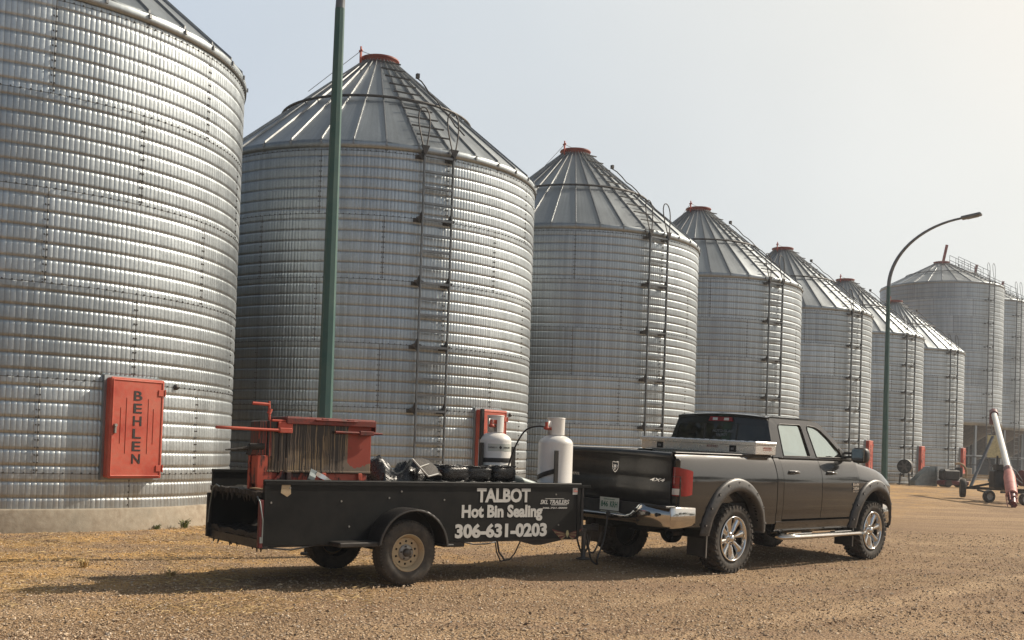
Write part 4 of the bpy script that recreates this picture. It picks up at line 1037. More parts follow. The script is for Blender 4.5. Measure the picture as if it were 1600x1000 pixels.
# --- underbody, inner arches, step bars, mud flaps, exhaust
u = MB()
for s in (-1, 1):
    u.b2((-1.15, s * .38, .52), (4.3, s * .48, .70))
    for cx in (0.0, WB): u.lathe([(.62, s * .955), (.62, s * .50), (.01, s * .50)], 40, 0, c=(cx, 0, .45), axis='y', a0=0, a1=PI)
u.b2((1.0, -.93, .52), (3.2, .93, .60)); u.b2((-1.15, -.83, .70), (1.0, .83, .89)); u.b2((3.2, -.8, .62), (4.4, .8, .85)); u.b2((1.02, -.88, .6), (3.2, .88, .80)); u.build('underbody', M['inner'], truck)
for cx, dy in ((0.0, 0.0), (WB, .15)):
    ax = MB(); ax.tube([(cx, -.72, WZ), (cx, .72, WZ)], .045, 12); ax.lathe([(0, -.16), (.09, -.13), (.155, -.05), (.16, .04), (.11, .12), (0, .15)], 20, 0, c=(cx, dy, WZ), axis='x')
    for s in (-1, 1): ax.bar((cx - .65, s * .52, .50), (cx + .65, s * .52, .50), .07, .03); ax.tube([(cx - .03, s * .40, .45), (cx - .25, s * .40, .85)], .03, 8)
    ax.build('axle', M['inner'], truck)
ex = MB(); ex.tube([(1.0, -.45, .52), (-.9, -.62, .50), (-1.12, -.80, .50)], .05, 12, cap=False); ex.build('exhaust_pipe', M['darksteel'], truck)
for s in (-1, 1):
    sb = MB(); P = []
    for k, (x, dy, kz) in enumerate(((1.05, -.03, .4), (1.08, 0, 1), (1.5, .015, 1), (2.4, .02, 1), (3.2, .01, 1), (3.34, 0, 1), (3.37, -.03, .4))):
        P.append([(x, s * (1.02 + dy + .075 * math.cos(a) * kz), .415 + .038 * math.sin(a) * kz) for a in np.linspace(0, 2 * PI, 17)])
    sb.grid(P, 0, True, flip=(s < 0))
    for q in (0, -1): sb.add(P[q][:-1], [tuple(range(16)) if (q == 0) == (s < 0) else tuple(range(16))[::-1]], 0)
    so_ = sb.build('step_bar', M['chrome'], truck)
    for x in (1.25, 2.9): q = MB(); q.bar((x, s * .7, .52), (x, s * 1.0, .42), .08, .03); q.build('step_bracket', M['inner'], so_)
    for x0 in (1.35, 2.5): q = MB(); q.b2((x0, s * .985, .448), (x0 + .5, s * 1.065, .461), 0, .005); q.build('step_pad', M['plastic'], so_)
    for x in (-.60, WB - .62): 
        q = MB(); q.b2((x - .012, s * .70, .22), (x, s * .995, .60), 0, .004); q.bar((x - .014, s * 1.0, .21), (x - .014, s * 1.0, .60), .012, .012, 1); q.build('mud_flap', [M['plastic'], M['hub']], truck)
# --- cabin fittings
i_ = MB(); i_.b2((1.1, -.86, .80), (3.1, .86, .86)); i_.b2((2.85, -.85, 1.15), (3.1, .85, 1.47), 0, .05); i_.build('dashboard', M['cloth'], truck)
def seat(x, y, w_):
    t_ = MB(); t_.b2((x, y - w_ / 2, .95), (x + .52, y + w_ / 2, 1.12), 0, .05); t_.box((x - .02, y, 1.38), (.14, w_, .62), Matrix.Rotation(-.18, 3, 'Y'), 0, .05)
    so2 = t_.build('seat', M['cloth'], truck)
    for yy in ([y] if w_ < 1 else [y - .45, y, y + .45]):
        q = MB(); q.box((x - .10, yy, 1.76), (.09, .26, .17), Matrix.Rotation(-.12, 3, 'Y'), 0, .04); q.tube([(x - .09, yy - .06, 1.6), (x - .10, yy - .06, 1.72)], .008, 6); q.tube([(x - .09, yy + .06, 1.6), (x - .10, yy + .06, 1.72)], .008, 6); q.build('headrest', M['cloth'], so2)
seat(2.20, -.42, .52); seat(2.20, .42, .52); seat(1.28, 0, 1.4)
st = MB(); st.tube([(2.72 + .05 * math.cos(a), .42 + .18 * math.sin(a), 1.38 + .17 * math.cos(a)) for a in np.linspace(0, 2 * PI, 25)], .015, 8, cap=False); st.tube([(2.72, .42, 1.38), (2.95, .42, 1.28)], .03, 8); st.bar((2.72, .26, 1.38), (2.72, .58, 1.38), .04, .02); st.build('steering_wheel', M['plastic'], truck)

# --- aluminium crossover toolbox standing across the bed
box = empty('toolbox', TO + TU * .72, R_(90 - TB), 'silver aluminium toolbox lying across the truck bed behind the cab', 'toolbox')
box.rotation_euler = (ROLL, 0, R_(90 - TB)); box.location = TO + TU * .72 + Vector((0, 0, ROLL))
q = MB(); q.b2((-.19, -.80, 1.10), (.19, .80, 1.527)); q.b2((-.25, -.955, 1.527), (.25, .955, 1.652), 0, .006); q.build('body', M['alu'], box)
q = MB(); q.b2((-.262, -.965, 1.655), (.262, .965, 1.700), 0, .012); q.b2((-.268, -.970, 1.640), (-.255, .970, 1.690), 0, .004)
for k in range(26): q.box((-.05 + .12 * (k % 2), -.9 + k * .072, 1.702), (.05, .012, .004), Matrix.Rotation(.78 if k % 2 else -.78, 3, 'Z'))
q.build('lid', M['alu'], box)
for y in (-.60, .62):
    q = MB(); q.b2((-.256, y - .055, 1.545), (-.249, y + .055, 1.632), 0, .003); q.b2((-.270, y - .02, 1.57), (-.256, y + .02, 1.60), 1, .003); q.build('latch', [M['letterdark'], M['hub']], box)
q = MB(); bq = lambda u, v, w_: (-.2515 - w_, -u, v); add_text(q, 'BETTER BUILT', .18, .36, 1.60, 1.625, bq, 0, .02, 0, .001); q.prism([(.17, 1.593), (.37, 1.593), (.37, 1.596), (.17, 1.596)], .001, bq); q.build('maker_label', M['redlid'], box)
q = MB(); bq2 = lambda u, v, w_: (u, -(.957 + w_), v); q.prism([(-.07, 1.585), (.15, 1.585), (.15, 1.593), (-.07, 1.593)], .001, bq2); add_text(q, 'WEATHER', -.06, .14, 1.60, 1.628, bq2, 0, .02, .2, .001); q.build('end_label', M['redlid'], box)

# ------------------------------------------------------------------ utility trailer (x forward, y away from the camera, z up; origin under the near wheel's outer face)
GB = 54.0; GU = Vector((math.sin(R_(GB)), math.cos(R_(GB)), 0)); GN = Vector((-GU.y, GU.x, 0))
GO = Vector((-1.05, 11.63, 0))
trailer = empty('utility_trailer', GO, R_(90 - GB), 'black box trailer with white sign writing, hitched behind the pickup', 'trailer')
def tw(x, y, z): return GO + GU * x + GN * y + Vector((0, 0, z))
X0, X1, Y0, Y1, ZB_, ZT_ = -1.57, 2.50, .20, 1.66, .44, 1.085
p = MB(); p.b2((X0, Y0, ZB_), (X1, Y0 + .035, ZT_ - .01)); p.tube([(X0 - .01, Y0 + .012, ZT_), (X1 + .02, Y0 + .012, ZT_)], .018, 8)
p.b2((X0, Y0 - .012, ZT_ - .035), (X1 + .16, Y0 + .05, ZT_ - .006)); p.b2((X0 - .004, Y0 - .008, ZB_), (X0 + .045, Y0 + .04, ZT_ - .04)); p.b2((X1 - .04, Y0 - .008, ZB_ + .02), (X1 + .006, Y0 + .04, ZT_ - .04))
side = p.build('side_panel', M['trailer'], trailer)
p = MB(); p.b2((X0, Y1 - .035, ZB_), (X1, Y1, ZT_ + .05)); p.b2((X0, Y1 - .05, ZT_ + .045), (X1, Y1 + .012, ZT_ + .075)); p.build('side_panel', M['trailer'], trailer)
p = MB(); p.b2((X1 - .035, Y0 + .04, ZB_), (X1, Y1 - .04, ZT_ - .02)); p.b2((X1 - .05, Y0 + .05, ZT_ - .02), (X1 + .012, Y1 - .04, ZT_ + .01)); p.build('front_panel', M['trailer'], trailer)
p = MB(); p.b2((X0, Y0 + .036, .50), (X1 - .036, Y1 - .036, .54)); p.build('floor', M['tar'], trailer)
p = MB()
for y in (Y0 + .05, (Y0 + Y1) / 2, Y1 - .05): p.bar((X0, y, .455), (X1, y, .455), .05, .07)
for x in np.linspace(X0 + .05, X1 - .05, 6): p.bar((x, Y0 + .04, .46), (x, Y1 - .04, .46), .04, .05)
p.bar((X0 + .02, Y0, .45), (X0 + .02, Y1, .45), .06, .09)
p.prism([(1.55, .44), (1.9, .36), (2.0, .36), (2.5, .44)], .05, lambda u, v, w_: (u, Y0 + .09 + w_, v)); p.build('frame', M['black'], trailer)
# sign writing on the near panel
bsT = lambda u, v, w_: (u, Y0 - .001 - w_, v)
t = MB(); add_text(t, 'TALBOT', .985, 1.745, .870, 1.035, bsT, 0, .040, 0, .003); t.build('lettering', M['lettering'], side)
t = MB(); add_text(t, 'Hot Bin Sealing', .785, 1.93, .655, .845, bsT, 0, .042, 0, .003); t.build('lettering', M['lettering'], side)
t = MB(); add_text(t, '306-631-0203', .705, 2.005, .468, .632, bsT, 0, .046, 0, .003); t.build('lettering', M['lettering'], side)
t = MB(); add_text(t, 'SKL TRAILERS', 1.895, 2.335, .850, .902, bsT, 0, .02, .25, .003); add_text(t, '306-721-0000', 1.93, 2.305, .795, .815, bsT, 0, .02, .1, .003)
t.prism([(1.98, .912), (2.24, .912), (2.26, .918), (1.96, .918)], .003, lambda u, v, w_: (u, Y0 - .001 - w_, v)); t.prism([(2.06, .838), (2.30, .838), (2.30, .845), (2.06, .845)], .003, lambda u, v, w_: (u, Y0 - .001 - w_, v)); t.build('dealer_lettering', M['lettering'], side)
# winged emblem decal
t = MB()
for s in (-1, 1):
    for k in range(6): a = .10 + k * .13; L_ = .21 - k * .022; t.prism([(2.32 + s * .02, .50 - k * .006), (2.32 + s * (.03 + L_ * math.cos(a)), .535 - k * .022 + .02), (2.32 + s * (.02 + L_ * .9 * math.cos(a)), .522 - k * .022)][::s], .002, lambda u, v, w_: (u, Y0 - .001 - w_, v), k % 2)
t.prism([(2.32, .445), (2.345, .49), (2.33, .535), (2.31, .535), (2.295, .49)], .003, lambda u, v, w_: (u, Y0 - .0015 - w_, v), 2)
t.build('winged_decal', [M['maroon'], M['wood'], M['ylabel']], side)
t = MB(); t.prism([(2.385, .965), (2.475, .965), (2.475, 1.045), (2.385, 1.045)], .002, bsT, 0); t.prism([(2.395, .995), (2.465, .995), (2.465, 1.015), (2.395, 1.015)], .003, lambda u, v, w_: (u, Y0 - .0035 - w_, v), 1); t.prism([(2.40, 1.02), (2.43, 1.02), (2.42, 1.04)], .003, lambda u, v, w_: (u, Y0 - .0035 - w_, v), 1)
t.build('warning_sticker', [M['lettering'], M['pink']], side)
bl_ = MB()
for x, z in ((-1.50, .87), (-.72, .885), (-.15, .92), (.55, .90), (2.13, .965), (2.18, .60), (-.62, .62), (.0, .99), (-1.3, 1.02)): bl_.tube([(x, Y0 + .002, z), (x, Y0 - .008, z)], [.012, .009], 8)
bl_.build('bolt', M['hub'], side)['kind'] = 'stuff'
q = MB(); q.prism([(-1.40, .97), (-1.33, .93), (-1.29, .96), (-1.30, 1.05), (-1.39, 1.06)], .002, lambda u, v, w_: (u, Y0 - .001 - w_, v)); q.build('rust_patch', M['rimtan'], side)
# wheels and mudguards
def trailer_wheel(y, s):
    W = empty('wheel', (0, y, .345), 0, None, None); W.parent = trailer
    ty = MB(); prof = [(.195, -.085), (.205, -.095), (.26, -.108), (.315, -.100), (.338, -.082), (.345, -.06), (.346, 0), (.345, .06), (.338, .082), (.315, .100), (.26, .108), (.205, .095), (.195, .085)]
    ty.lathe(prof, 72, 0, axis='y')
    for k in range(60):
        a = 2 * PI * k / 60
        for sd in (-1, 1): ty.box((.333 * math.cos(a), sd * .087, .333 * math.sin(a)), (.016, .018, .012), Matrix.Rotation(-a, 3, 'Y'))
    for yy in (-.045, -.015, .015, .045): ty.lathe([(.343, yy - .010), (.349, yy - .008), (.349, yy + .008), (.343, yy + .010)], 60, 0, axis='y')
    ty.build('tyre', M['rubber'], W)
    rm = MB(); rm.lathe([(r, s * h) for r, h in ((.202, .090), (.196, .098), (.188, .092), (.182, .070), (.172, .066), (.168, .030), (.160, .022), (.155, .034))], 56, 0, axis='y')
    # disc with a ring of ten hand holes
    hol = [[(.121 * math.cos(a) + .0135 * math.cos(b_), .121 * math.sin(a) + .0135 * math.sin(b_)) for b_ in np.linspace(0, 2 * PI, 11)[:-1]] for a in np.linspace(0, 2 * PI, 11)[:-1] + .3]
    rm.prism([(.158 * math.cos(a), .158 * math.sin(a)) for a in np.linspace(0, 2 * PI, 49)[:-1]], .008, lambda u, v, w_: (u, s * (.034 - w_), v), 0, holes=hol)
    ro_ = rm.build('rim', M['rimtan'], W)
    hb_ = MB(); hb_.lathe([(.088, s * .036), (.086, s * .046), (.050, s * .052), (.044, s * .050)], 32, 0, axis='y'); hb_.lathe([(.044, s * .048), (.042, s * .085), (.030, s * .095), (0, s * .096)], 24, 1, axis='y')
    for k in range(5): a = 2 * PI * k / 5 + .5; hb_.tube([(.067 * math.cos(a), s * .046, .067 * math.sin(a)), (.067 * math.cos(a), s * .066, .067 * math.sin(a))], .0095, 6, 1, smooth=False)
    hb_.lathe([(.156, s * .010), (0, s * .010)], 30, 2, axis='y'); hb_.build('hub', [M['hub'], M['darksteel'], M['inner']], W)
trailer_wheel(.105, -1); trailer_wheel(Y1 + .095, 1)
for (ya, yb) in ((-.075, Y0 - .002), (Y1 + .002, Y1 + .26)):
    g = MB(); P = []
    for a in np.linspace(R_(4), R_(172), 30): P.append([(.02 + .425 * math.cos(a), y, .385 + .425 * math.sin(a)) for y in (ya, ya + .03, yb)])
    g.grid(P, 0, True, flip=False, thick=(0, 0, .012)); sy = ya if ya < 0 else yb
    g.lathe([(.415, sy), (.432, sy), (.432, sy + .012), (.405, sy + .012), (.405, sy - .002), (.415, sy)], 40, 0, c=(.02, 0, .385), axis='y', a0=R_(4), a1=R_(172))
    g.b2((-.85, ya + .02, .425), (-.38, yb, .475), 0, .01); g.b2((.42, ya + .04, .40), (.55, yb, .43), 0, .008); g.build('mudguard', M['black'], trailer)
ax = MB(); ax.tube([(0, .2, .345), (0, Y1, .345)], .035, 10)
for y in (.32, Y1 - .12): ax.bar((-.35, y, .40), (.35, y, .40), .05, .05)
ax.build('axle', M['black'], trailer)
# rear posts, tar-crusted shelf, latch
for y, mt in ((Y0 + .012, 'maroon'), (Y1 - .03, 'tar')):
    q = MB(); q.b2((X0 - .05, y - .02, ZB_ - .02), (X0 - .006, y + .03, .90), 0, .006); q.build('rear_post', M[mt], trailer)
sh_ = MB(); P = []; rng = np.random.default_rng(4)
for x in np.linspace(X0 - .02, X0 + .95, 30): P.append([(x + rng.normal(0, .006), y, .975 + .022 * noise.noise((x * 6, y * 6, 1)) + .012 * noise.noise((x * 20, y * 20, 3)) + rng.normal(0, .004)) for y in np.linspace(Y0 + .04, Y1 - .04, 34)])
sh_.grid(P, 0, False, thick=(0, 0, -.05))
for k in range(26):
    y = rng.uniform(Y0 + .06, Y1 - .06); l = rng.uniform(.02, .10); sh_.tube([(X0 - .02, y, .94), (X0 - .02 + rng.normal(0, .01), y, .94 - l)], [.016, .004], 5)
for k in range(14):
    y = rng.uniform(Y0 + .0, Y1); l = rng.uniform(.01, .06); sh_.tube([(X0 + .0, y, .42), (X0 + rng.normal(0, .01), y, .42 - l)], [.016, .004], 5)
sh_.build('tar_shelf', M['tar'], trailer)
fl = MB(); P = []
for x in np.linspace(X0 - .01, X0 + 1.4, 30): P.append([(x, y, .555 + .05 * noise.noise((x * 5, y * 5, 7)) + .02 * noise.noise((x * 16, y * 16, 2))) for y in np.linspace(Y0 + .04, Y1 - .04, 30)])
fl.grid(P, 0, False, thick=(0, 0, -.05)); fl.build('tar_spill', M['tar'], trailer)
w_ = MB(); w_.b2((X0 - .02, Y0 + .05, .996), (X0 + .02, Y0 + .34, 1.01)); w_.build('wood_scrap', M['wood'], trailer)
lt = MB(); lt.tube([(X0 - .03, Y1 - .33, .98), (X0 - .05, Y1 - .27, 1.00), (X0 - .06, Y1 - .20, .96), (X0 - .06, Y1 - .12, .72), (X0 - .06, Y1 - .10, .58)], .008, 6); lt.tube([(X0 - .03, Y0 + .08, .90), (X0 - .06, Y0 + .04, .93), (X0 - .06, Y0 - .03, .88), (X0 - .02, Y0 - .02, .70), (X0 - .02, Y0 - .02, .50)], .007, 6); lt.box((X0 - .03, Y0 - .005, .50), (.03, .04, .06)); lt.build('rear_cable', M['pad'], trailer)
wi = MB(); wi.tube([(X0 + .03, Y0 + .02, .42), (X0 + .3, Y0, .395), (X0 + .6, Y0 + .02, .435), (X0 + 1.0, Y0 + .02, .43)], .010, 6)
wi.tube([(.75, Y0 + .04, .44), (.95, Y0 - .02, .40), (1.15, Y0, .40), (1.25, Y0 - .02, .42), (1.30, Y0 + .02, .30), (1.38, Y0 + .05, .19), (1.55, Y0 + .1, .20), (1.62, Y0 + .1, .27), (1.7, Y0 + .1, .42)], .009, 6); wi.tube([(1.30, Y0 + .02, .44), (1.34, Y0 + .03, .30), (1.42, Y0 + .03, .21)], .012, 6)
wi.b2((.62, Y0 + .02, .37), (.86, Y0 + .08, .44), 0, .01); wi.build('wiring', M['black'], trailer)
# tongue, coupler and jack to the tow ball under the bumper
ball = TO - TU * 1.62 + Vector((0, 0, 0)); hl = ball - GO; bx_, by_ = hl.dot(GU), hl.dot(GN)
tg_ = MB(); C1 = Vector((bx_ - .05, by_, .52))
tg_.bar((X1 - .3, Y0 + .12, .46), C1 + Vector((-.22, -.03, -.02)), .06, .09); tg_.bar((X1 - .3, Y1 - .1, .46), C1 + Vector((-.22, .03, -.02)), .06, .09); tg_.box(C1 + Vector((-.08, 0, .02)), (.34, .11, .08), None, 0, .02); tg_.tube([C1 + Vector((.08, 0, -.02)), C1 + Vector((.08, 0, .07))], .05, 12)
tg_.box((X1 + .09, Y0 + .10, .50), (.16, .10, .10), None, 0, .01); tg_.build('tongue', M['black'], trailer)
jk = MB(); jk.tube([(X1 + .13, Y0 + .06, .26), (X1 + .13, Y0 + .06, .50)], .028, 10); jk.lathe([(0, .16), (.085, .17), (.09, .185), (.03, .20), (.03, .28)], 20, 0, c=(X1 + .13, Y0 + .06, 0)); jk.tube([(X1 + .07, Y0 + .04, 1.04), (X1 + .07, Y0 + .04, .52)], .022, 8); jk.build('jack', M['darksteel'], trailer)
for (a, b_, sg) in (((X1 + .18, Y0 + .10, .44), C1 + Vector((.1, -.1, -.04)), .22), ((X1 + .2, Y0 + .28, .44), C1 + Vector((.12, .1, -.04)), .24)):
    chn = MB(); a = Vector(a); n_ = 16
    for k in range(n_):
        t0, t1 = k / n_, (k + 1) / n_; f = lambda t: a.lerp(b_, t) - Vector((0, 0, sg * 4 * t * (1 - t))); chn.bar(f(t0), f(t1 + .02), .022 if k % 2 else .010, .010 if k % 2 else .022)
    chn.build('safety_chain', M['darksteel'], trailer)
pg = TO - TU * 1.47 + TN * -.0; pgl = Vector(((pg - GO).dot(GU), (pg - GO).dot(GN) - .16, 0))
wc = MB(); pts = [(X1 + .18, Y0 + .06, .48), (X1 + .2, Y0 + .04, .30), (X1 + .25, Y0 + .04, .16), (X1 + .38, Y0 + .08, .10), (pgl.x - .22, pgl.y - .05, .18), (pgl.x - .10, pgl.y - .02, .40), (pgl.x - .04, pgl.y, .62), (pgl.x - .02, pgl.y, .76)]
def smooth(pts, n=6):
    pts = [Vector(q) for q in pts]; o_ = []
    for i in range(len(pts) - 1):
        p0, p1, p2, p3 = pts[max(0, i - 1)], pts[i], pts[i + 1], pts[min(len(pts) - 1, i + 2)]
        for k in range(n):
            t = k / n; o_.append(.5 * ((2 * p1) + (p2 - p0) * t + (2 * p0 - 5 * p1 + 4 * p2 - p3) * t * t + (3 * p1 - p0 - 3 * p2 + p3) * t ** 3))
    o_.append(pts[-1]); return o_
wc.tube(smooth(pts), .012, 8); wc.box((pgl.x - .02, pgl.y, .72), (.05, .05, .07), None, 0, .01); wc.build('wiring', M['plastic'], trailer)

# ------------------------------------------------------------------ tar kettle standing in the trailer
kt = empty('tar_kettle', tw(-1.43, .50, .98), R_(90 - GB), 'orange and cream tar kettle streaked with black drips, at the rear of the trailer', 'tar kettle')
KX, KY = 1.20, .43
q = MB(); zl = -.98
def kb(lo, hi, mb, mi=0, bev=.006): mb.b2((lo[0], lo[1], lo[2] + zl), (hi[0], hi[1], hi[2] + zl), mi, bev)
kb((.0, 0, 1.165), (KX, KY, 1.70), q)
for x in (.12, .205): kb((x, -.012, 1.165), (x + .02, .01, 1.68), q, 0, .003)
kb((.0, -.008, 1.17), (KX, .01, 1.19), q, 0, .003)
q.build('kettle_body', M['kettle'], kt)
q = MB(); kb((.03, .03, .985), (KX - .02, KY - .03, 1.165), q)
for x in (.22, .62, 1.05): kb((x, -.012, 1.0), (x + .05, .04, 1.17), q)
q.build('base_skirt', M['redtar'], kt)
q = MB(); kb((-.095, .01, 1.34), (-.003, .24, 1.69), q); q.build('burner_box', M['kettle'], kt)
q = MB(); kb((-.105, .0, .985), (.06, .05, 1.34), q); kb((-.105, .20, .985), (-.02, .25, 1.34), q); kb((-.09, .05, 1.04), (-.04, .20, 1.335), q); q.bar((.06, .02, 1.02 + zl), (.17, -.01, 1.18 + zl), .05, .03)
q.build('burner_stand', M['redtar'], kt)
q = MB(); kb((.185, -.035, 1.705), (KX + .03, KY + .03, 1.752), q, 0, .012); kb((.185, -.045, 1.672), (KX + .03, -.025, 1.738), q); kb((.50, -.066, 1.715), (1.0, -.04, 1.731), q)
kb((.58, -.06, 1.728), (.66, -.02, 1.745), q); kb((.88, -.06, 1.728), (.96, -.02, 1.745), q); kb((KX + .022, -.04, 1.62), (KX + .036, KY, 1.745), q); q.build('kettle_lid', M['redtop'], kt)
q = MB(); kb((.03, -.02, 1.69), (.19, .04, 1.712), q); kb((.10, -.03, 1.60), (.26, -.003, 1.69), q); q.tube([(.03, .05, 1.70 + zl), (.02, .05, 1.90 + zl)], .013, 8); q.tube([(.02, .05, 1.865 + zl), (-.16, .05, 1.87 + zl)], .017, 10); q.tube([(.02, .05, 1.77 + zl), (.04, .05, 1.82 + zl)], .024, 8)
q.build('crank', M['red'], kt)
q = MB(); pts = [(.20, -.045, 1.60), (.05, -.05, 1.602), (-.25, -.06, 1.604), (-.45, -.04, 1.606), (-.52, .02, 1.608), (-.50, .10, 1.610), (-.35, .15, 1.61), (-.09, .16, 1.61)]
q.tube([(a, b_, c_ + zl) for a, b_, c_ in smooth(pts, 5)], .016, 10); kb((.10, -.070, 1.575), (.24, -.02, 1.628), q, 0, .006); q.build('lifting_hoop', M['red'], kt)
q = MB(); q.tube([(.74, -.045, 1.605 + zl), (1.26, -.045, 1.605 + zl)], .015, 10); kb((1.03, -.065, 1.58), (1.20, -.02, 1.628), q); q.tube([(1.26, -.045, 1.605 + zl), (1.31, -.045, 1.605 + zl)], .010, 8); q.build('side_handle', M['redtop'], kt)
q = MB(); q.tube([(-.04, .02, 1.43 + zl), (-.19, .02, 1.425 + zl)], .036, 12); q.tube([(-.19, .02, 1.42 + zl), (-.26, .02, 1.40 + zl), (-.44, .02, 1.385 + zl)], [.03, .018, .007], 8); q.tube([(-.18, .02, 1.40 + zl), (-.20, .02, 1.34 + zl)], .026, 8); q.build('drain_valve', M['tar'], kt)

# ------------------------------------------------------------------ propane cylinders
def cylinder(name, x, y, ztop, r, label, labelband, valve_ang):
    o = empty(name, tw(x, y, .54), R_(90 - GB), label, 'gas cylinder', 'propane cylinders at the front of the trailer'); H = ztop - .54
    m_ = MB(); hs = H - .20; prof = [(r * .9, .0), (r * .9, .04), (r * .97, .05), (r, .10)]
    prof += [(r, hs - .62), (r + .003, hs - .615), (r + .003, hs - .60), (r, hs - .595), (r, hs - .115)] + [(r * math.cos(a), hs - .115 + .115 * math.sin(a)) for a in np.linspace(.15, PI / 2 - .15, 9)] + [(.03, hs + .002), (0, hs + .003)]
    m_.lathe(prof, 56); body = m_.build('cylinder_body', M['white'], o)
    c = MB(); rc = r * .46
    def wal(a0, a1, z0_, z1_): c.lathe([(rc, z0_), (rc, z1_), (rc + .010, z1_ + .006), (rc + .010, z1_ - .006), (rc + .006, z0_)], 30, 0, a0=a0, a1=a1)
    v0 = valve_ang
    wal(v0 + .62, v0 + 2 * PI - .62, hs - .005, H); wal(v0 - .63, v0 + .63, H - .035, H)
    c.lathe([(rc + .012, H - .008), (rc + .016, H), (rc + .006, H + .006), (rc - .006, H)], 40)
    c.build('collar', M['white'], o)
    v = MB(); v.tube([(0, 0, hs), (0, 0, hs + .10)], .022, 10); v.tube([(0, 0, hs + .10), (0, 0, hs + .15)], [.03, .032], 10, 1); d = Vector((math.cos(v0), math.sin(v0), 0)); v.tube([Vector((0, 0, hs + .07)), Vector((0, 0, hs + .07)) + d * .14], .018, 8, 1); v.lathe([(0, -.02), (.034, -.015), (.038, 0), (.034, .015), (0, .02)], 14, 1, c=tuple(Vector((0, 0, hs + .075)) + d * .13)); v.tube([Vector((0, 0, hs + .09)) + d * .13, Vector((0, 0, hs + .15)) + d * .13], .018, 8, 1)
    v.build('valve', [M['hub'], M['red']], o)
    if labelband:
        l = MB(); l.lathe([(r + .0015, hs - .24), (r + .0015, hs - .15)], 24, 0, a0=R_(-150), a1=R_(-45)); 
        l2_ = l.build('label_band', M['plate'], o); t = MB(); a_ = R_(-118)
        def wr(u, v, w_): an = R_(-105) + u / r; return ((r + .003 + w_) * math.cos(an), (r + .003 + w_) * math.sin(an), v)
        t.prism([(-.02, hs - .195), (0, hs - .22), (.02, hs - .195), (0, hs - .17)], .001, wr); add_text(t, 'FLAMMABLE GAS', -.15, -.04, hs - .205, hs - .185, wr, 0, 0, 0, .001); add_text(t, 'PROPANE UN1978', .04, .15, hs - .205, hs - .185, wr, 0, 0, 0, .001); t.build('lettering', M['letterdark'], l2_)
    return o, hs, H
cylinder('propane_cylinder', 1.86, 1.12, 1.90, .205, 'white propane cylinder with a printed label band, farther from the camera, before the red door', True, R_(-150))
cylinder('propane_cylinder', 2.29, .44, 1.885, .212, 'white propane cylinder at the front corner of the trailer, nearest to the pickup', False, R_(165))
# uprights, straps and hose
q = MB(); q.b2((1.60, 1.04, .54), (1.64, 1.08, 1.56)); rk = q.build('cylinder_post', M['black'], trailer)
q = MB(); q.b2((1.66, 1.14, .54), (1.70, 1.18, 1.98)); q.build('cylinder_post', M['black'], trailer)
q = MB(); q.b2((2.11, 1.10, .54), (2.17, 1.16, 1.52)); q.build('cylinder_post', M['black'], trailer)
q = MB(); q.b2((2.10, .205, .60), (2.155, .222, 1.49)); q.build('cylinder_post', M['black'], trailer)
def strap(cx, cy, r, a0, a1, z0, z1, w_=.05):
    P = []
    for k in range(21):
        a = a0 + (a1 - a0) * k / 20; z = z0 + (z1 - z0) * k / 20; P.append([(cx + (r + .006) * math.cos(a), cy + (r + .006) * math.sin(a), z - w_ / 2), (cx + (r + .010) * math.cos(a), cy + (r + .010) * math.sin(a), z), (cx + (r + .006) * math.cos(a), cy + (r + .006) * math.sin(a), z + w_ / 2)])
    m_ = MB(); m_.grid(P, 0, True, thick=(0, 0, .004)); return m_
strap(1.86, 1.12, .205, R_(-190), R_(-20), 1.345, 1.35).build('strap', M['plastic'], trailer)
strap(2.29, .44, .214, R_(-205), R_(-118), 1.15, 1.255, .055).build('strap', M['plastic'], trailer)
hs_ = MB(); hs_.tube(smooth([(2.19, .49, 1.77), (2.08, .55, 1.78), (1.98, .66, 1.72), (1.93, .80, 1.50), (1.90, .90, 1.22), (1.88, .95, 1.02), (1.8, .95, .9)]), .011, 8)
tag(hs_.build('gas_hose', M['plastic'], None), 'black rubber gas hose looping down from the nearer cylinder valve', 'hose')
bpy.data.objects['gas_hose'].location = GO; bpy.data.objects['gas_hose'].rotation_euler = (0, 0, R_(90 - GB))

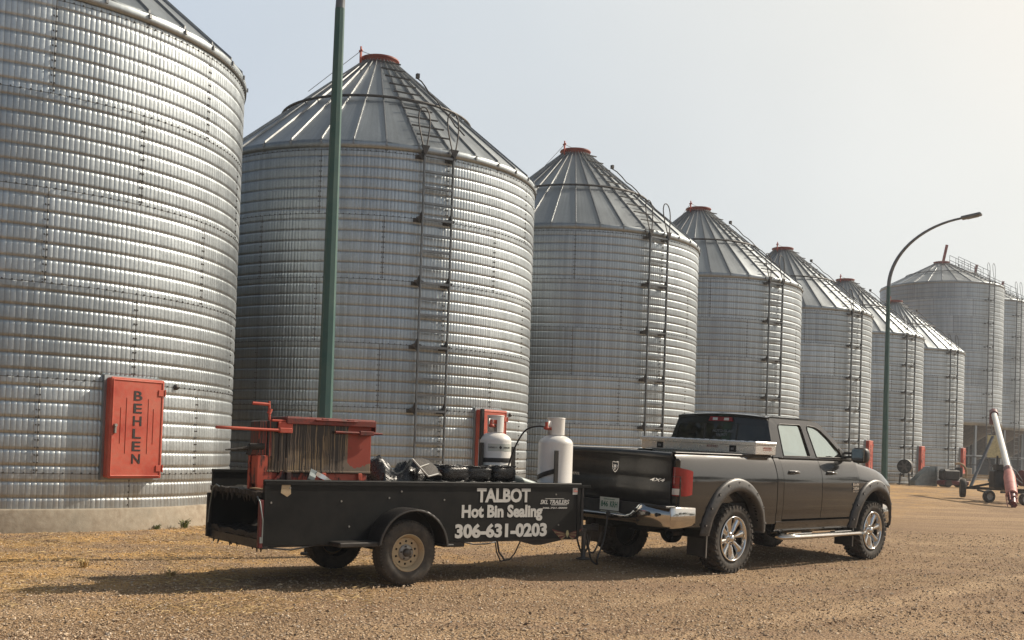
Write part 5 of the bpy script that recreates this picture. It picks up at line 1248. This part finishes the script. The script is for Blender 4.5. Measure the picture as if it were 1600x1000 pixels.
# ------------------------------------------------------------------ load: wrapped blocks, rags, pipe
def block(x, y, z, dx, dy, dz, rz, label, seed, wrap=True):
    o = MB(); n1, n2 = 10, 6; rot = Matrix.Rotation(rz, 3, 'Z')
    vs = []; N_ = 14
    V = []; F = []
    for i in range(N_ + 1):
        th = PI * i / N_
        for j in range(24):
            ph = 2 * PI * j / 24; a, b_, c_ = math.sin(th) * math.cos(ph), math.sin(th) * math.sin(ph), math.cos(th); e_ = 6.0
            rr = 1 / ((abs(a) ** e_ + abs(b_) ** e_ + abs(c_) ** e_) ** (1 / e_)); p_ = Vector((a * rr * dx / 2, b_ * rr * dy / 2, c_ * rr * dz / 2))
            p_ *= 1 + .05 * noise.noise(Vector((a * 2.5 + seed, b_ * 2.5, c_ * 2.5))) + .02 * noise.noise(Vector((a * 9 + seed, b_ * 9, c_ * 9))); V.append(rot @ p_)
    for i in range(N_):
        for j in range(24): F.append((i * 24 + j, (i + 1) * 24 + j, (i + 1) * 24 + (j + 1) % 24, i * 24 + (j + 1) % 24))
    o.add(V, F, 0, True)
    # folded rim of the wrapping
    o.tube([rot @ Vector((dx / 2 * .93 * max(-1, min(1, 1.35 * math.cos(a))), dy / 2 * .93 * max(-1, min(1, 1.35 * math.sin(a))), dz / 2 * .96 + .006 * math.sin(5 * a))) for a in np.linspace(0, 2 * PI, 33)], .009, 6)
    ob = o.build('sealant_block', M['tarshiny'], None); ob.location = tw(x, y, z); ob.rotation_euler = (0, 0, R_(90 - GB))
    return tag(ob, label, 'sealant block', 'black wrapped blocks of sealant piled in the trailer')
block(.80, .50, 1.185, .38, .32, .19, .1, 'black wrapped sealant block, leftmost of the three in the top layer', 1)
block(1.20, .60, 1.185, .36, .32, .18, -.1, 'black wrapped sealant block, middle one of the three in the top layer', 5)
block(1.56, .60, 1.19, .34, .30, .19, .05, 'black wrapped sealant block, rightmost of the top layer, touching the pipe end', 9)
block(.72, .48, 1.02, .40, .34, .16, .0, 'dusty sealant block in the lower layer under the leftmost top block', 13)
block(1.10, .46, 1.02, .36, .32, .16, .0, 'dusty sealant block in the lower layer under the middle top block', 17)
block(1.48, .48, 1.02, .34, .32, .16, .0, 'dusty sealant block in the lower layer under the rightmost top block', 21)
bpy.context.view_layer.update()
def heap(name, x0, x1, y0, y1, z0, h, seed, label, cat, mat):
    o = MB(); nx, ny = 70, 46; P = []
    for i in range(nx):
        u = i / (nx - 1); row = []
        for j in range(ny):
            v = j / (ny - 1); x = x0 + (x1 - x0) * u; y = y0 + (y1 - y0) * v; e_ = min(1, 5 * min(u, 1 - u)) * min(1, 5 * min(v, 1 - v))
            z = z0 + e_ * (h * (.62 + .38 * noise.noise((x * 3 + seed, y * 3, 0))) + .06 * abs(noise.noise((x * 9 + seed, y * 7, 2))) + .03 * (1 - abs(noise.noise((x * 7 + y * 5, y * 11, seed)) * 2)) + .012 * noise.noise((x * 30, y * 24, seed)))
            row.append((x, y, z))
        P.append(row)
    o.grid(P, 0, True, thick=(0, 0, -.02)); ob = o.build(name, mat, None); ob.location = GO; ob.rotation_euler = (0, 0, R_(90 - GB)); return tag(ob, label, cat)
heap('plastic_wrap', -.24, .62, .30, 1.20, .56, .98, 3, 'crumpled heap of glossy black plastic wrapping right of the kettle', 'plastic wrap', M['tarshiny'])
# stiff folded sheet with pale edge
q = MB(); sheet_ = [(.28, .32, 1.235), (.50, .30, 1.20), (.62, .30, 1.10), (.56, .30, 1.06)]
P = [[(.20, .34, 1.34), (.34, .38, 1.355), (.48, .46, 1.335)], [(.27, .29, 1.25), (.41, .33, 1.29), (.55, .41, 1.27)], [(.36, .25, 1.15), (.50, .27, 1.18), (.60, .34, 1.17)]]
q.grid(P, 0, True, thick=(0, 0, -.008)); q.tube([(.20, .335, 1.345), (.27, .285, 1.255), (.36, .245, 1.155), (.50, .265, 1.185)], .010, 6, 1); q.tube([(.27, .285, 1.258), (.41, .325, 1.295)], .007, 6, 1)
ob = q.build('folded_sheet', [M['tar'], M['lettering']], None); ob.location = GO; ob.rotation_euler = (0, 0, R_(90 - GB)); tag(ob, 'stiff black sheet with a pale folded edge, propped on the wrap heap', 'plastic sheet')
for i, (x, y, z, a, lab, mt) in enumerate(((-1.00, .36, 1.10, 1.2, 'dark green scraper blade leaning against the kettle near its left end', 'pad'), (-.84, .36, 1.12, -.45, 'crumpled strip of pale foil lying below the kettle streaks', 'alu'))):
    q = MB(); w2_ = .075 if i == 0 else .05; L2 = .22
    P = [[(L2 * (u - .5), .01 * math.sin(8 * u), w2_ * (v - .5) * (1 if i == 0 else .8 + .2 * math.sin(6 * u))) for v in (0, .3, .7, 1)] for u in np.linspace(0, 1, 7)]
    q.grid(P, 0, i == 1, thick=(0, .008, 0)); ob = q.build('scraper' if i == 0 else 'foil_strip', M[mt], None); ob.location = tw(x, y, z); ob.rotation_euler = (0, -a if i == 0 else .45, R_(90 - GB)); tag(ob, lab, 'scraper' if i == 0 else 'foil')
pi_ = MB(); a_, b_ = Vector((1.62, .62, 1.17)), Vector((2.30, .86, 1.03)); d_ = (b_ - a_).normalized()
pi_.tube([a_, b_], .062, 20, cap=False); pi_.tube([a_ + d_ * .002, b_ - d_ * .002], .054, 20, cap=False); pi_.tube([a_, a_ + d_ * .03], .068, 20, cap=False); ob = pi_.build('steel_pipe', M['pad'], None); ob.location = GO; ob.rotation_euler = (0, 0, R_(90 - GB)); tag(ob, 'grey steel pipe lying between the two propane cylinders', 'pipe')

# ------------------------------------------------------------------ grain auger on its wheeled frame
def V3(*a): return Vector(a)
ag = empty('grain_auger', (17.9, 41.5, gz(17.9, 41.5)), 0, 'red and white grain auger tilted on a wheeled frame near the right edge', 'grain auger')
AO = V3(17.9, 41.5, gz(17.9, 41.5))
def part(mb, name, mt, par=ag):
    o = mb.build(name, mt, par); 
    if par is ag: o.location = (0, 0, 0)
    return o
def A(x, y, z): return V3(x, y, z) - AO
foot, low, head = A(17.37, 37.6, .22), A(18.1, 39.6, 1.32), A(20.36, 46.0, 3.70)
q = MB(); q.tube([low, head], .115, 16); tb = part(q, 'auger_tube', M['tubewhite'])
q = MB(); d = (head - low).normalized(); q.tube([low - d * .12, low + d * .28], .155, 16); q.tube([head - d * .10, head + d * .28], .17, 14); q.box(head + d * .1 + V3(0, 0, -.25), (.26, .3, .45), None, 0, .02); part(q, 'flange', M['maroon'])
q = MB(); fd = (foot - low).normalized(); q.tube([low - d * .1, low + fd * .5, low + fd * 1.35, low + fd * 1.75], [.16, .20, .20, .19], 16); part(q, 'lower_tube', M['pink'])
q = MB(); q.tube([low + fd * 1.75, foot + V3(0, 0, .0)], [.13, .10], 12)
for k in range(14): a = k * .9; c_ = low + fd * (1.78 + k * .045); q.box(c_ + V3(.10 * math.cos(a), 0, .10 * math.sin(a)), (.14, .02, .12), Matrix.Rotation(a, 3, 'Y'))
part(q, 'flighting', M['maroon'])
q = MB()
for k in range(4): a = k * PI / 2 + .4; off = V3(.2 * math.cos(a), .06, .2 * math.sin(a)); q.bar(low + fd * 1.6 + off, foot + off * .9 - V3(0, 0, .02), .03)
part(q, 'intake_guard', M['pink'])
pv = A(19.45, 44.0, 2.70)
for a, b_ in ((A(18.15, 43.0, .62), pv), (A(19.39, 41.7, .75), A(19.86, 44.0, 2.55))): q = MB(); q.bar(a, b_, .10, .07); part(q, 'support_leg', M['arm'])
q = MB(); q.bar(A(17.95, 43.1, .62), A(19.6, 40.6, .62), .10, .10); q.bar(A(18.0, 43.0, .60), A(18.9, 41.6, .95), .08); q.bar(A(18.2, 42.4, .55), A(17.9, 40.6, .48), .06); q.bar(A(18.1, 40.2, .55), A(19.7, 40.3, .55), .08); q.bar(A(18.9, 41.9, .60), A(18.3, 40.0, 1.1), .08); part(q, 'frame', M['black'])
def small_wheel(c, r, w_, ang):
    W = empty('wheel', c, ang, None, None); W.parent = ag
    t_ = MB(); t_.lathe([(r * .55, -w_ * .4), (r * .7, -w_ * .5), (r * .93, -w_ * .48), (r, -w_ * .3), (r, w_ * .3), (r * .93, w_ * .48), (r * .7, w_ * .5), (r * .55, w_ * .4)], 32, 0, axis='y'); t_.build('tyre', M['rubber'], W)
    t_ = MB(); t_.lathe([(r * .56, -w_ * .4), (r * .5, -w_ * .15), (r * .2, -w_ * .2), (0, -w_ * .3)], 24, 0, axis='y'); t_.lathe([(0, w_ * .3), (r * .2, w_ * .2), (r * .5, w_ * .15), (r * .56, w_ * .4)], 24, 0, axis='y'); t_.build('rim', M['hub'], W)
small_wheel(A(17.86, 43.0, .60), .37, .22, R_(72)); small_wheel(A(19.75, 40.2, .58), .37, .22, R_(72)); small_wheel(A(17.8, 40.5, .37), .24, .16, R_(14)); small_wheel(A(18.55, 39.3, .34), .22, .14, R_(20))
q = MB(); q.box(A(18.55, 41.4, 1.0), (.55, .5, .7), None, 0, .05); q.box(A(18.55, 41.3, 1.45), (.4, .35, .3), None, 0, .04); q.tube([A(18.4, 41.2, 1.5), A(18.4, 41.2, 1.9)], .04, 8); q.box(A(18.75, 41.0, .75), (.3, .3, .3), None, 0, .03); part(q, 'engine', M['black'])
q = MB(); q.tube([A(18.1, 39.6, 1.5), A(18.5, 39.9, 1.35), A(18.8, 40.0, 1.0)], .02, 6); q.bar(A(18.2, 39.6, 1.2), A(18.9, 40.2, .9), .04); part(q, 'gearbox_linkage', M['arm'])
q = MB(); q.tube([A(19.0, 40.5, 1.08), A(19.9, 40.8, 1.08)], .30, 20); q.tube([A(19.3, 40.5, 1.36), A(19.3, 40.5, 1.44)], .06, 10); q.bar(A(19.15, 40.5, .8), A(19.15, 40.5, .55), .06); q.bar(A(19.7, 40.6, .8), A(19.7, 40.6, .55), .06); part(q, 'fuel_tank', M['maroon'])

# ------------------------------------------------------------------ gear at the feet of the last bins
fn = empty('aeration_fan', (20.35, 56.2, gz(20.35, 56.2)), R_(-30), 'dark round aeration fan at the foot of the sixth bin beside its ladder', 'fan')
q = MB(); q.lathe([(.36, -.25), (.37, -.22), (.37, .25), (.36, .28), (.10, .28), (.0, .28)], 28, 0, c=(0, 0, .95), axis='y'); q.lathe([(.36, -.24), (.0, -.20)], 28, 1, c=(0, 0, .95), axis='y'); q.build('housing', [M['darksteel'], M['inner']], fn)
q = MB(); q.bar((-.25, -.15, 0), (-.2, -.1, .6), .06); q.bar((.25, -.15, 0), (.2, -.1, .6), .06); q.box((0, 0, .05), (.7, .6, .06)); q.build('stand', M['darksteel'], fn)
q = MB()
for k in range(6): a = k * PI / 3; q.box((.16 * math.cos(a), -.235, .95 + .16 * math.sin(a)), (.26, .012, .09), Matrix.Rotation(-a, 3, 'Y'))
q.tube([(0, -.26, .95), (0, -.18, .95)], .06, 12); q.build('fan_blades', M['darksteel'], fn)
dk = MB(); dk.prism([(0, 0), (1.15, .0), (1.15, .95), (.75, .95), (0, .25)], .55, lambda u, v, w_: (u - .6, w_, v + .02)); dk.b2((.50, -.03, .0), (.58, .58, 1.0)); ob = dk.build('air_duct', M['pad'], None); ob.location = (21.0, 55.0, gz(21, 55)); ob.rotation_euler = (0, 0, R_(8)); tag(ob, 'grey sheet metal air duct wedge between the sixth and seventh bins', 'air duct')
gv = empty('grain_vacuum', (22.2, 54.6, gz(22.2, 54.6)), R_(10), 'low dark red and black machine with looped tan hose at the last bin', 'grain vacuum')
q = MB(); q.b2((-.75, -.3, .10), (.7, .3, .34), 0, .05); q.build('chassis', M['maroon'], gv)
q = MB(); q.b2((-.7, -.28, .34), (.25, .28, .90), 0, .10); q.tube([(.3, 0, .5), (.3, 0, 1.0)], .18, 14); q.build('engine_cover', M['black'], gv)
q = MB(); q.tube([(.1 + .45 * math.sin(a), -.25, .75 + .45 * math.cos(a)) for a in np.linspace(-.4, 2.0, 14)], .055, 10); q.tube([(.22 + .45 * math.sin(a), -.05, .75 + .45 * math.cos(a)) for a in np.linspace(-.4, 2.0, 14)], .05, 10); q.build('hose', M['wood'], gv)
for x in (-.45, .4): q = MB(); q.tube([(x, -.34, .18), (x, .34, .18)], .18, 16); q.build('wheel', M['rubber'], gv)
hp_ = MB(); hp_.b2((-.2, -.1, 0), (.2, .1, .62), 0, .03)
bm_ = MB()
for k in range(3): bm_.b2((-2.6 + .1 * k, -.1 + .16 * k, .14 * (k % 2) + .0), (2.6 - .2 * k, .05 + .16 * k, .12 + .14 * (k % 2)), 0, .01)
ob = bm_.build('timber_beams', M['wood'], None); ob.location = (33.0, 74.5, gz(33, 74.5) + .25); ob.rotation_euler = (0, 0, R_(-6)); tag(ob, 'long weathered timber beams on blocks in front of the hopper legs', 'timber')
for i, (x, y, lab) in enumerate(((31.6, 78.0, 'yellowish concrete block left in the row under the hopper bins'), (32.9, 78.5, 'middle pale concrete block under the hopper bins'), (35.2, 79.0, 'right hand pale concrete block under the hopper bins'))):
    q = MB(); q.b2((-.28 + .1 * i, -.3, 0), (.28 - .05 * i, .3, .95), 0, .05); q.b2((-.2, -.32, .3), (.1, -.3, .5)); ob = q.build('concrete_block', M['ylabel'] if i == 0 else M['concrete'], None); ob.location = (x, y, .40); tag(ob, lab, 'concrete block')
sg = empty('sign_board', (34.9, 78.6, .4), 0, 'faded yellow board hanging below the tallest hopper bin, behind the auger', 'sign')
q = MB(); q.b2((-.55, -.02, 1.75), (.5, .02, 3.35), 0, .01); q.build('board', M['ylabel'], sg)
q = MB(); q.bar((-.4, .04, 0), (-.4, .04, 3.4), .06); q.bar((.35, .04, 0), (.35, .04, 3.4), .06); q.build('post', M['darksteel'], sg)
rl = MB()
for z in (1.15, 1.75): rl.bar((-3.6, 0, z), (3.4, 0, z), .07)
for x in (-3.4, -1.2, 1.1, 3.2): rl.bar((x, 0, 0), (x, 0, 1.8), .08)
ob = rl.build('pipe_railing', M['darksteel'], None); ob.location = (34.5, 81.0, .42); tag(ob, 'dark pipe railing running across under the hopper bins', 'railing')

# dark equipment shed behind the hopper bins
shd = empty('machine_shed', (48.0, 128.0, .3), R_(-8), 'dark weathered shed standing in shade behind the hopper bins', 'shed')
q = MB(); q.b2((-13, -5, 0), (16, 5, 5.2)); 
for k in range(60): q.b2((-13 + k * .483, -5.05, 0), (-12.9 + k * .483, -5.0, 5.2))
q.build('wall', M['darksteel'], shd)
q = MB(); q.prism([(-5.6, 5.1), (5.6, 5.1), (0, 7.2)], 30, lambda u, v, w_: (-13.6 + w_ * 1.0, u, v)); q.build('roof', M['roofdark'], shd)
q = MB(); q.b2((-6, -5.12, 0), (-1, -5.06, 4.2)); q.build('door', M['black'], shd)
q = MB(); q.b2((3, -5.12, 0), (8, -5.06, 4.2)); q.build('door', M['black'], shd)

# ------------------------------------------------------------------ far shelter belt, weeds
def leafcloud(name, cx, cy, n, lx, ly, h, seed, leaf, mat):
    rng = np.random.default_rng(seed); N0 = n
    u = rng.uniform(-1, 1, N0); v = rng.uniform(-1, 1, N0); top = h * (.70 + .22 * np.sin(u * lx * .35 + seed) + .12 * np.sin(u * lx * .9) + .06 * np.sin(u * lx * 2.3)); z = rng.uniform(0, 1, N0) ** .8 * top
    C = np.stack([cx + u * lx, cy + v * ly, z], -1); d = rng.normal(0, leaf, (N0, 4, 3)); V = (C[:, None] + d).reshape(-1, 3); F = np.arange(N0 * 4).reshape(-1, 4); return raw_mesh(name, V, F, mat)
o = leafcloud('shelter_belt', 60, 330, 26000, 420, 9, 11, 2, .8, M['tree']); tag(o, 'long low belt of dark trees far beyond the yard', 'trees', kind='stuff')
def weed(x, y, z, h, n, seed, label, mat, grp=None):
    rng = np.random.default_rng(seed); o = MB()
    for k in range(n):
        a = rng.uniform(0, 2 * PI); l = h * rng.uniform(.5, 1.1); sp = rng.uniform(.2, .9); w_ = rng.uniform(.004, .010)
        d = V3(math.cos(a), math.sin(a), 0); s_ = V3(-d.y, d.x, 0) * w_; b0 = d * rng.uniform(0, .06); p1 = b0 + d * sp * l * .35 + V3(0, 0, l * .6); p2 = b0 + d * sp * l + V3(0, 0, l * rng.uniform(.55, 1.0))
        o.add([b0 - s_, b0 + s_, p1 + s_ * 1.2, p1 - s_ * 1.2, p2], [(0, 1, 2, 3), (3, 2, 4)], 0)
        if k % 2: o.add([p1 - s_ * 1.5, p1 + d * .03 + V3(0, 0, .02), p1 + s_ * 2.5 + d * .02, p1 - d * .01], [(0, 1, 2, 3)], 0)
    ob = o.build('weed_tuft', mat, None); ob.location = (x, y, z); return tag(ob, label, 'weed', grp)
weed(-5.42, 18.22, 0, .20, 46, 1, 'small green weed tuft growing against the foundation of the nearest bin', M['weed'])
weed(-5.75, 17.85, 0, .10, 24, 2, 'tiny straggly weed just left of the tuft at the nearest bin foundation', M['weed'])
weed(-4.75, 12.3, 0, .12, 26, 5, 'dry golden grass tuft on the ground between nearest bin and trailer shadow', M['skin'])
weed(-3.6, 11.7, 0, .09, 22, 6, 'dry grass tuft at the far edge of the trailer shadow', M['skin'])

# windbreak: right row mirrored by the truck's flank, left row added
rng = np.random.default_rng(77); VV = []; tr = MB()
SPOTS = [(41 + 3 * math.sin(k * 2.1) + max(0, -26 + k * 5.2) * .25, -26 + k * 5.2) for k in range(13)]
ADDED_BACK = [(-31 + .56 * j * 3.0 + 1.2 * math.sin(j * 2.3), 2 + .84 * j * 3.0) for j in range(17)]  # unseen trees behind the row, added to darken what the bins reflect
for k, (x, y) in enumerate(SPOTS + ADDED_BACK):
    h = 8.5 + 1.8 * math.sin(k * 1.7); rad = 2.5 + .4 * math.cos(k); h = h if k < 13 else 8.6 + .5 * math.sin(k * 1.9); z0_ = gz(x, y) - .05; B0 = V3(x, y, z0_)
    tr.tube([B0, B0 + V3(.1, 0, h * .25), B0 + V3(-.05, .1, h * .55), B0 + V3(0, 0, h * .85)], [.22, .17, .11, .03], 9)
    for j in range(8):
        a = rng.uniform(0, 6.28); z = h * rng.uniform(.22, .7); tr.tube([B0 + V3(0, 0, z), B0 + V3(math.cos(a), math.sin(a), .7) * rad * .45 + V3(0, 0, z), B0 + V3(math.cos(a), math.sin(a), 1.0) * rad * .8 + V3(0, 0, z)], [.07, .04, .015], 6)
    n = 2200; cl = rng.normal(0, 1, (22, 3)); cl /= np.linalg.norm(cl, axis=1)[:, None]; cl *= rng.uniform(.35, .9, (22, 1)) * np.array([rad, rad, h * .36]); c = cl[rng.integers(0, 22, n)] + rng.normal(0, rad * .20, (n, 3)) + np.array([x, y, z0_ + h * .60])
    VV.append((c[:, None] + rng.normal(0, .13, (n, 4, 3))).reshape(-1, 3))
VV = np.concatenate(VV); n0 = len(VV); tr.f = tr.f; 
mb_ = MB(); mb_.v = tr.v; mb_.f = tr.f; mb_.mi = tr.mi; mb_.sm = tr.sm; mb_.add([tuple(q) for q in VV], [tuple(range(i * 4, i * 4 + 4)) for i in range(n0 // 4)], 1)
tag(mb_.build('windbreak_and_added_belt', [M['wood'], M['tree']], None), 'leafy shelter trees right of the yard, plus an unseen left belt added to darken bin reflections', 'trees', kind='stuff')

# ------------------------------------------------------------------ smoke haze
hb = MB(); hb.b2((-740, -640, -1.5), (740, 740, 22.5)); hz_ = hb.build('haze', [])
vm = bpy.data.materials.new('smoke_haze'); vm.use_nodes = True; vt = vm.node_tree; vt.nodes.clear()
vo = vt.nodes.new('ShaderNodeOutputMaterial'); vp = vt.nodes.new('ShaderNodeVolumePrincipled'); vp.inputs['Color'].default_value = (.88, .93, 1.0, 1); vp.inputs['Density'].default_value = .0008; vp.inputs['Anisotropy'].default_value = .3
vt.links.new(vp.outputs[0], vo.inputs['Volume']); hz_.data.materials.append(vm); tag(hz_, 'thin wildfire smoke haze over the whole yard', 'haze', kind='stuff')
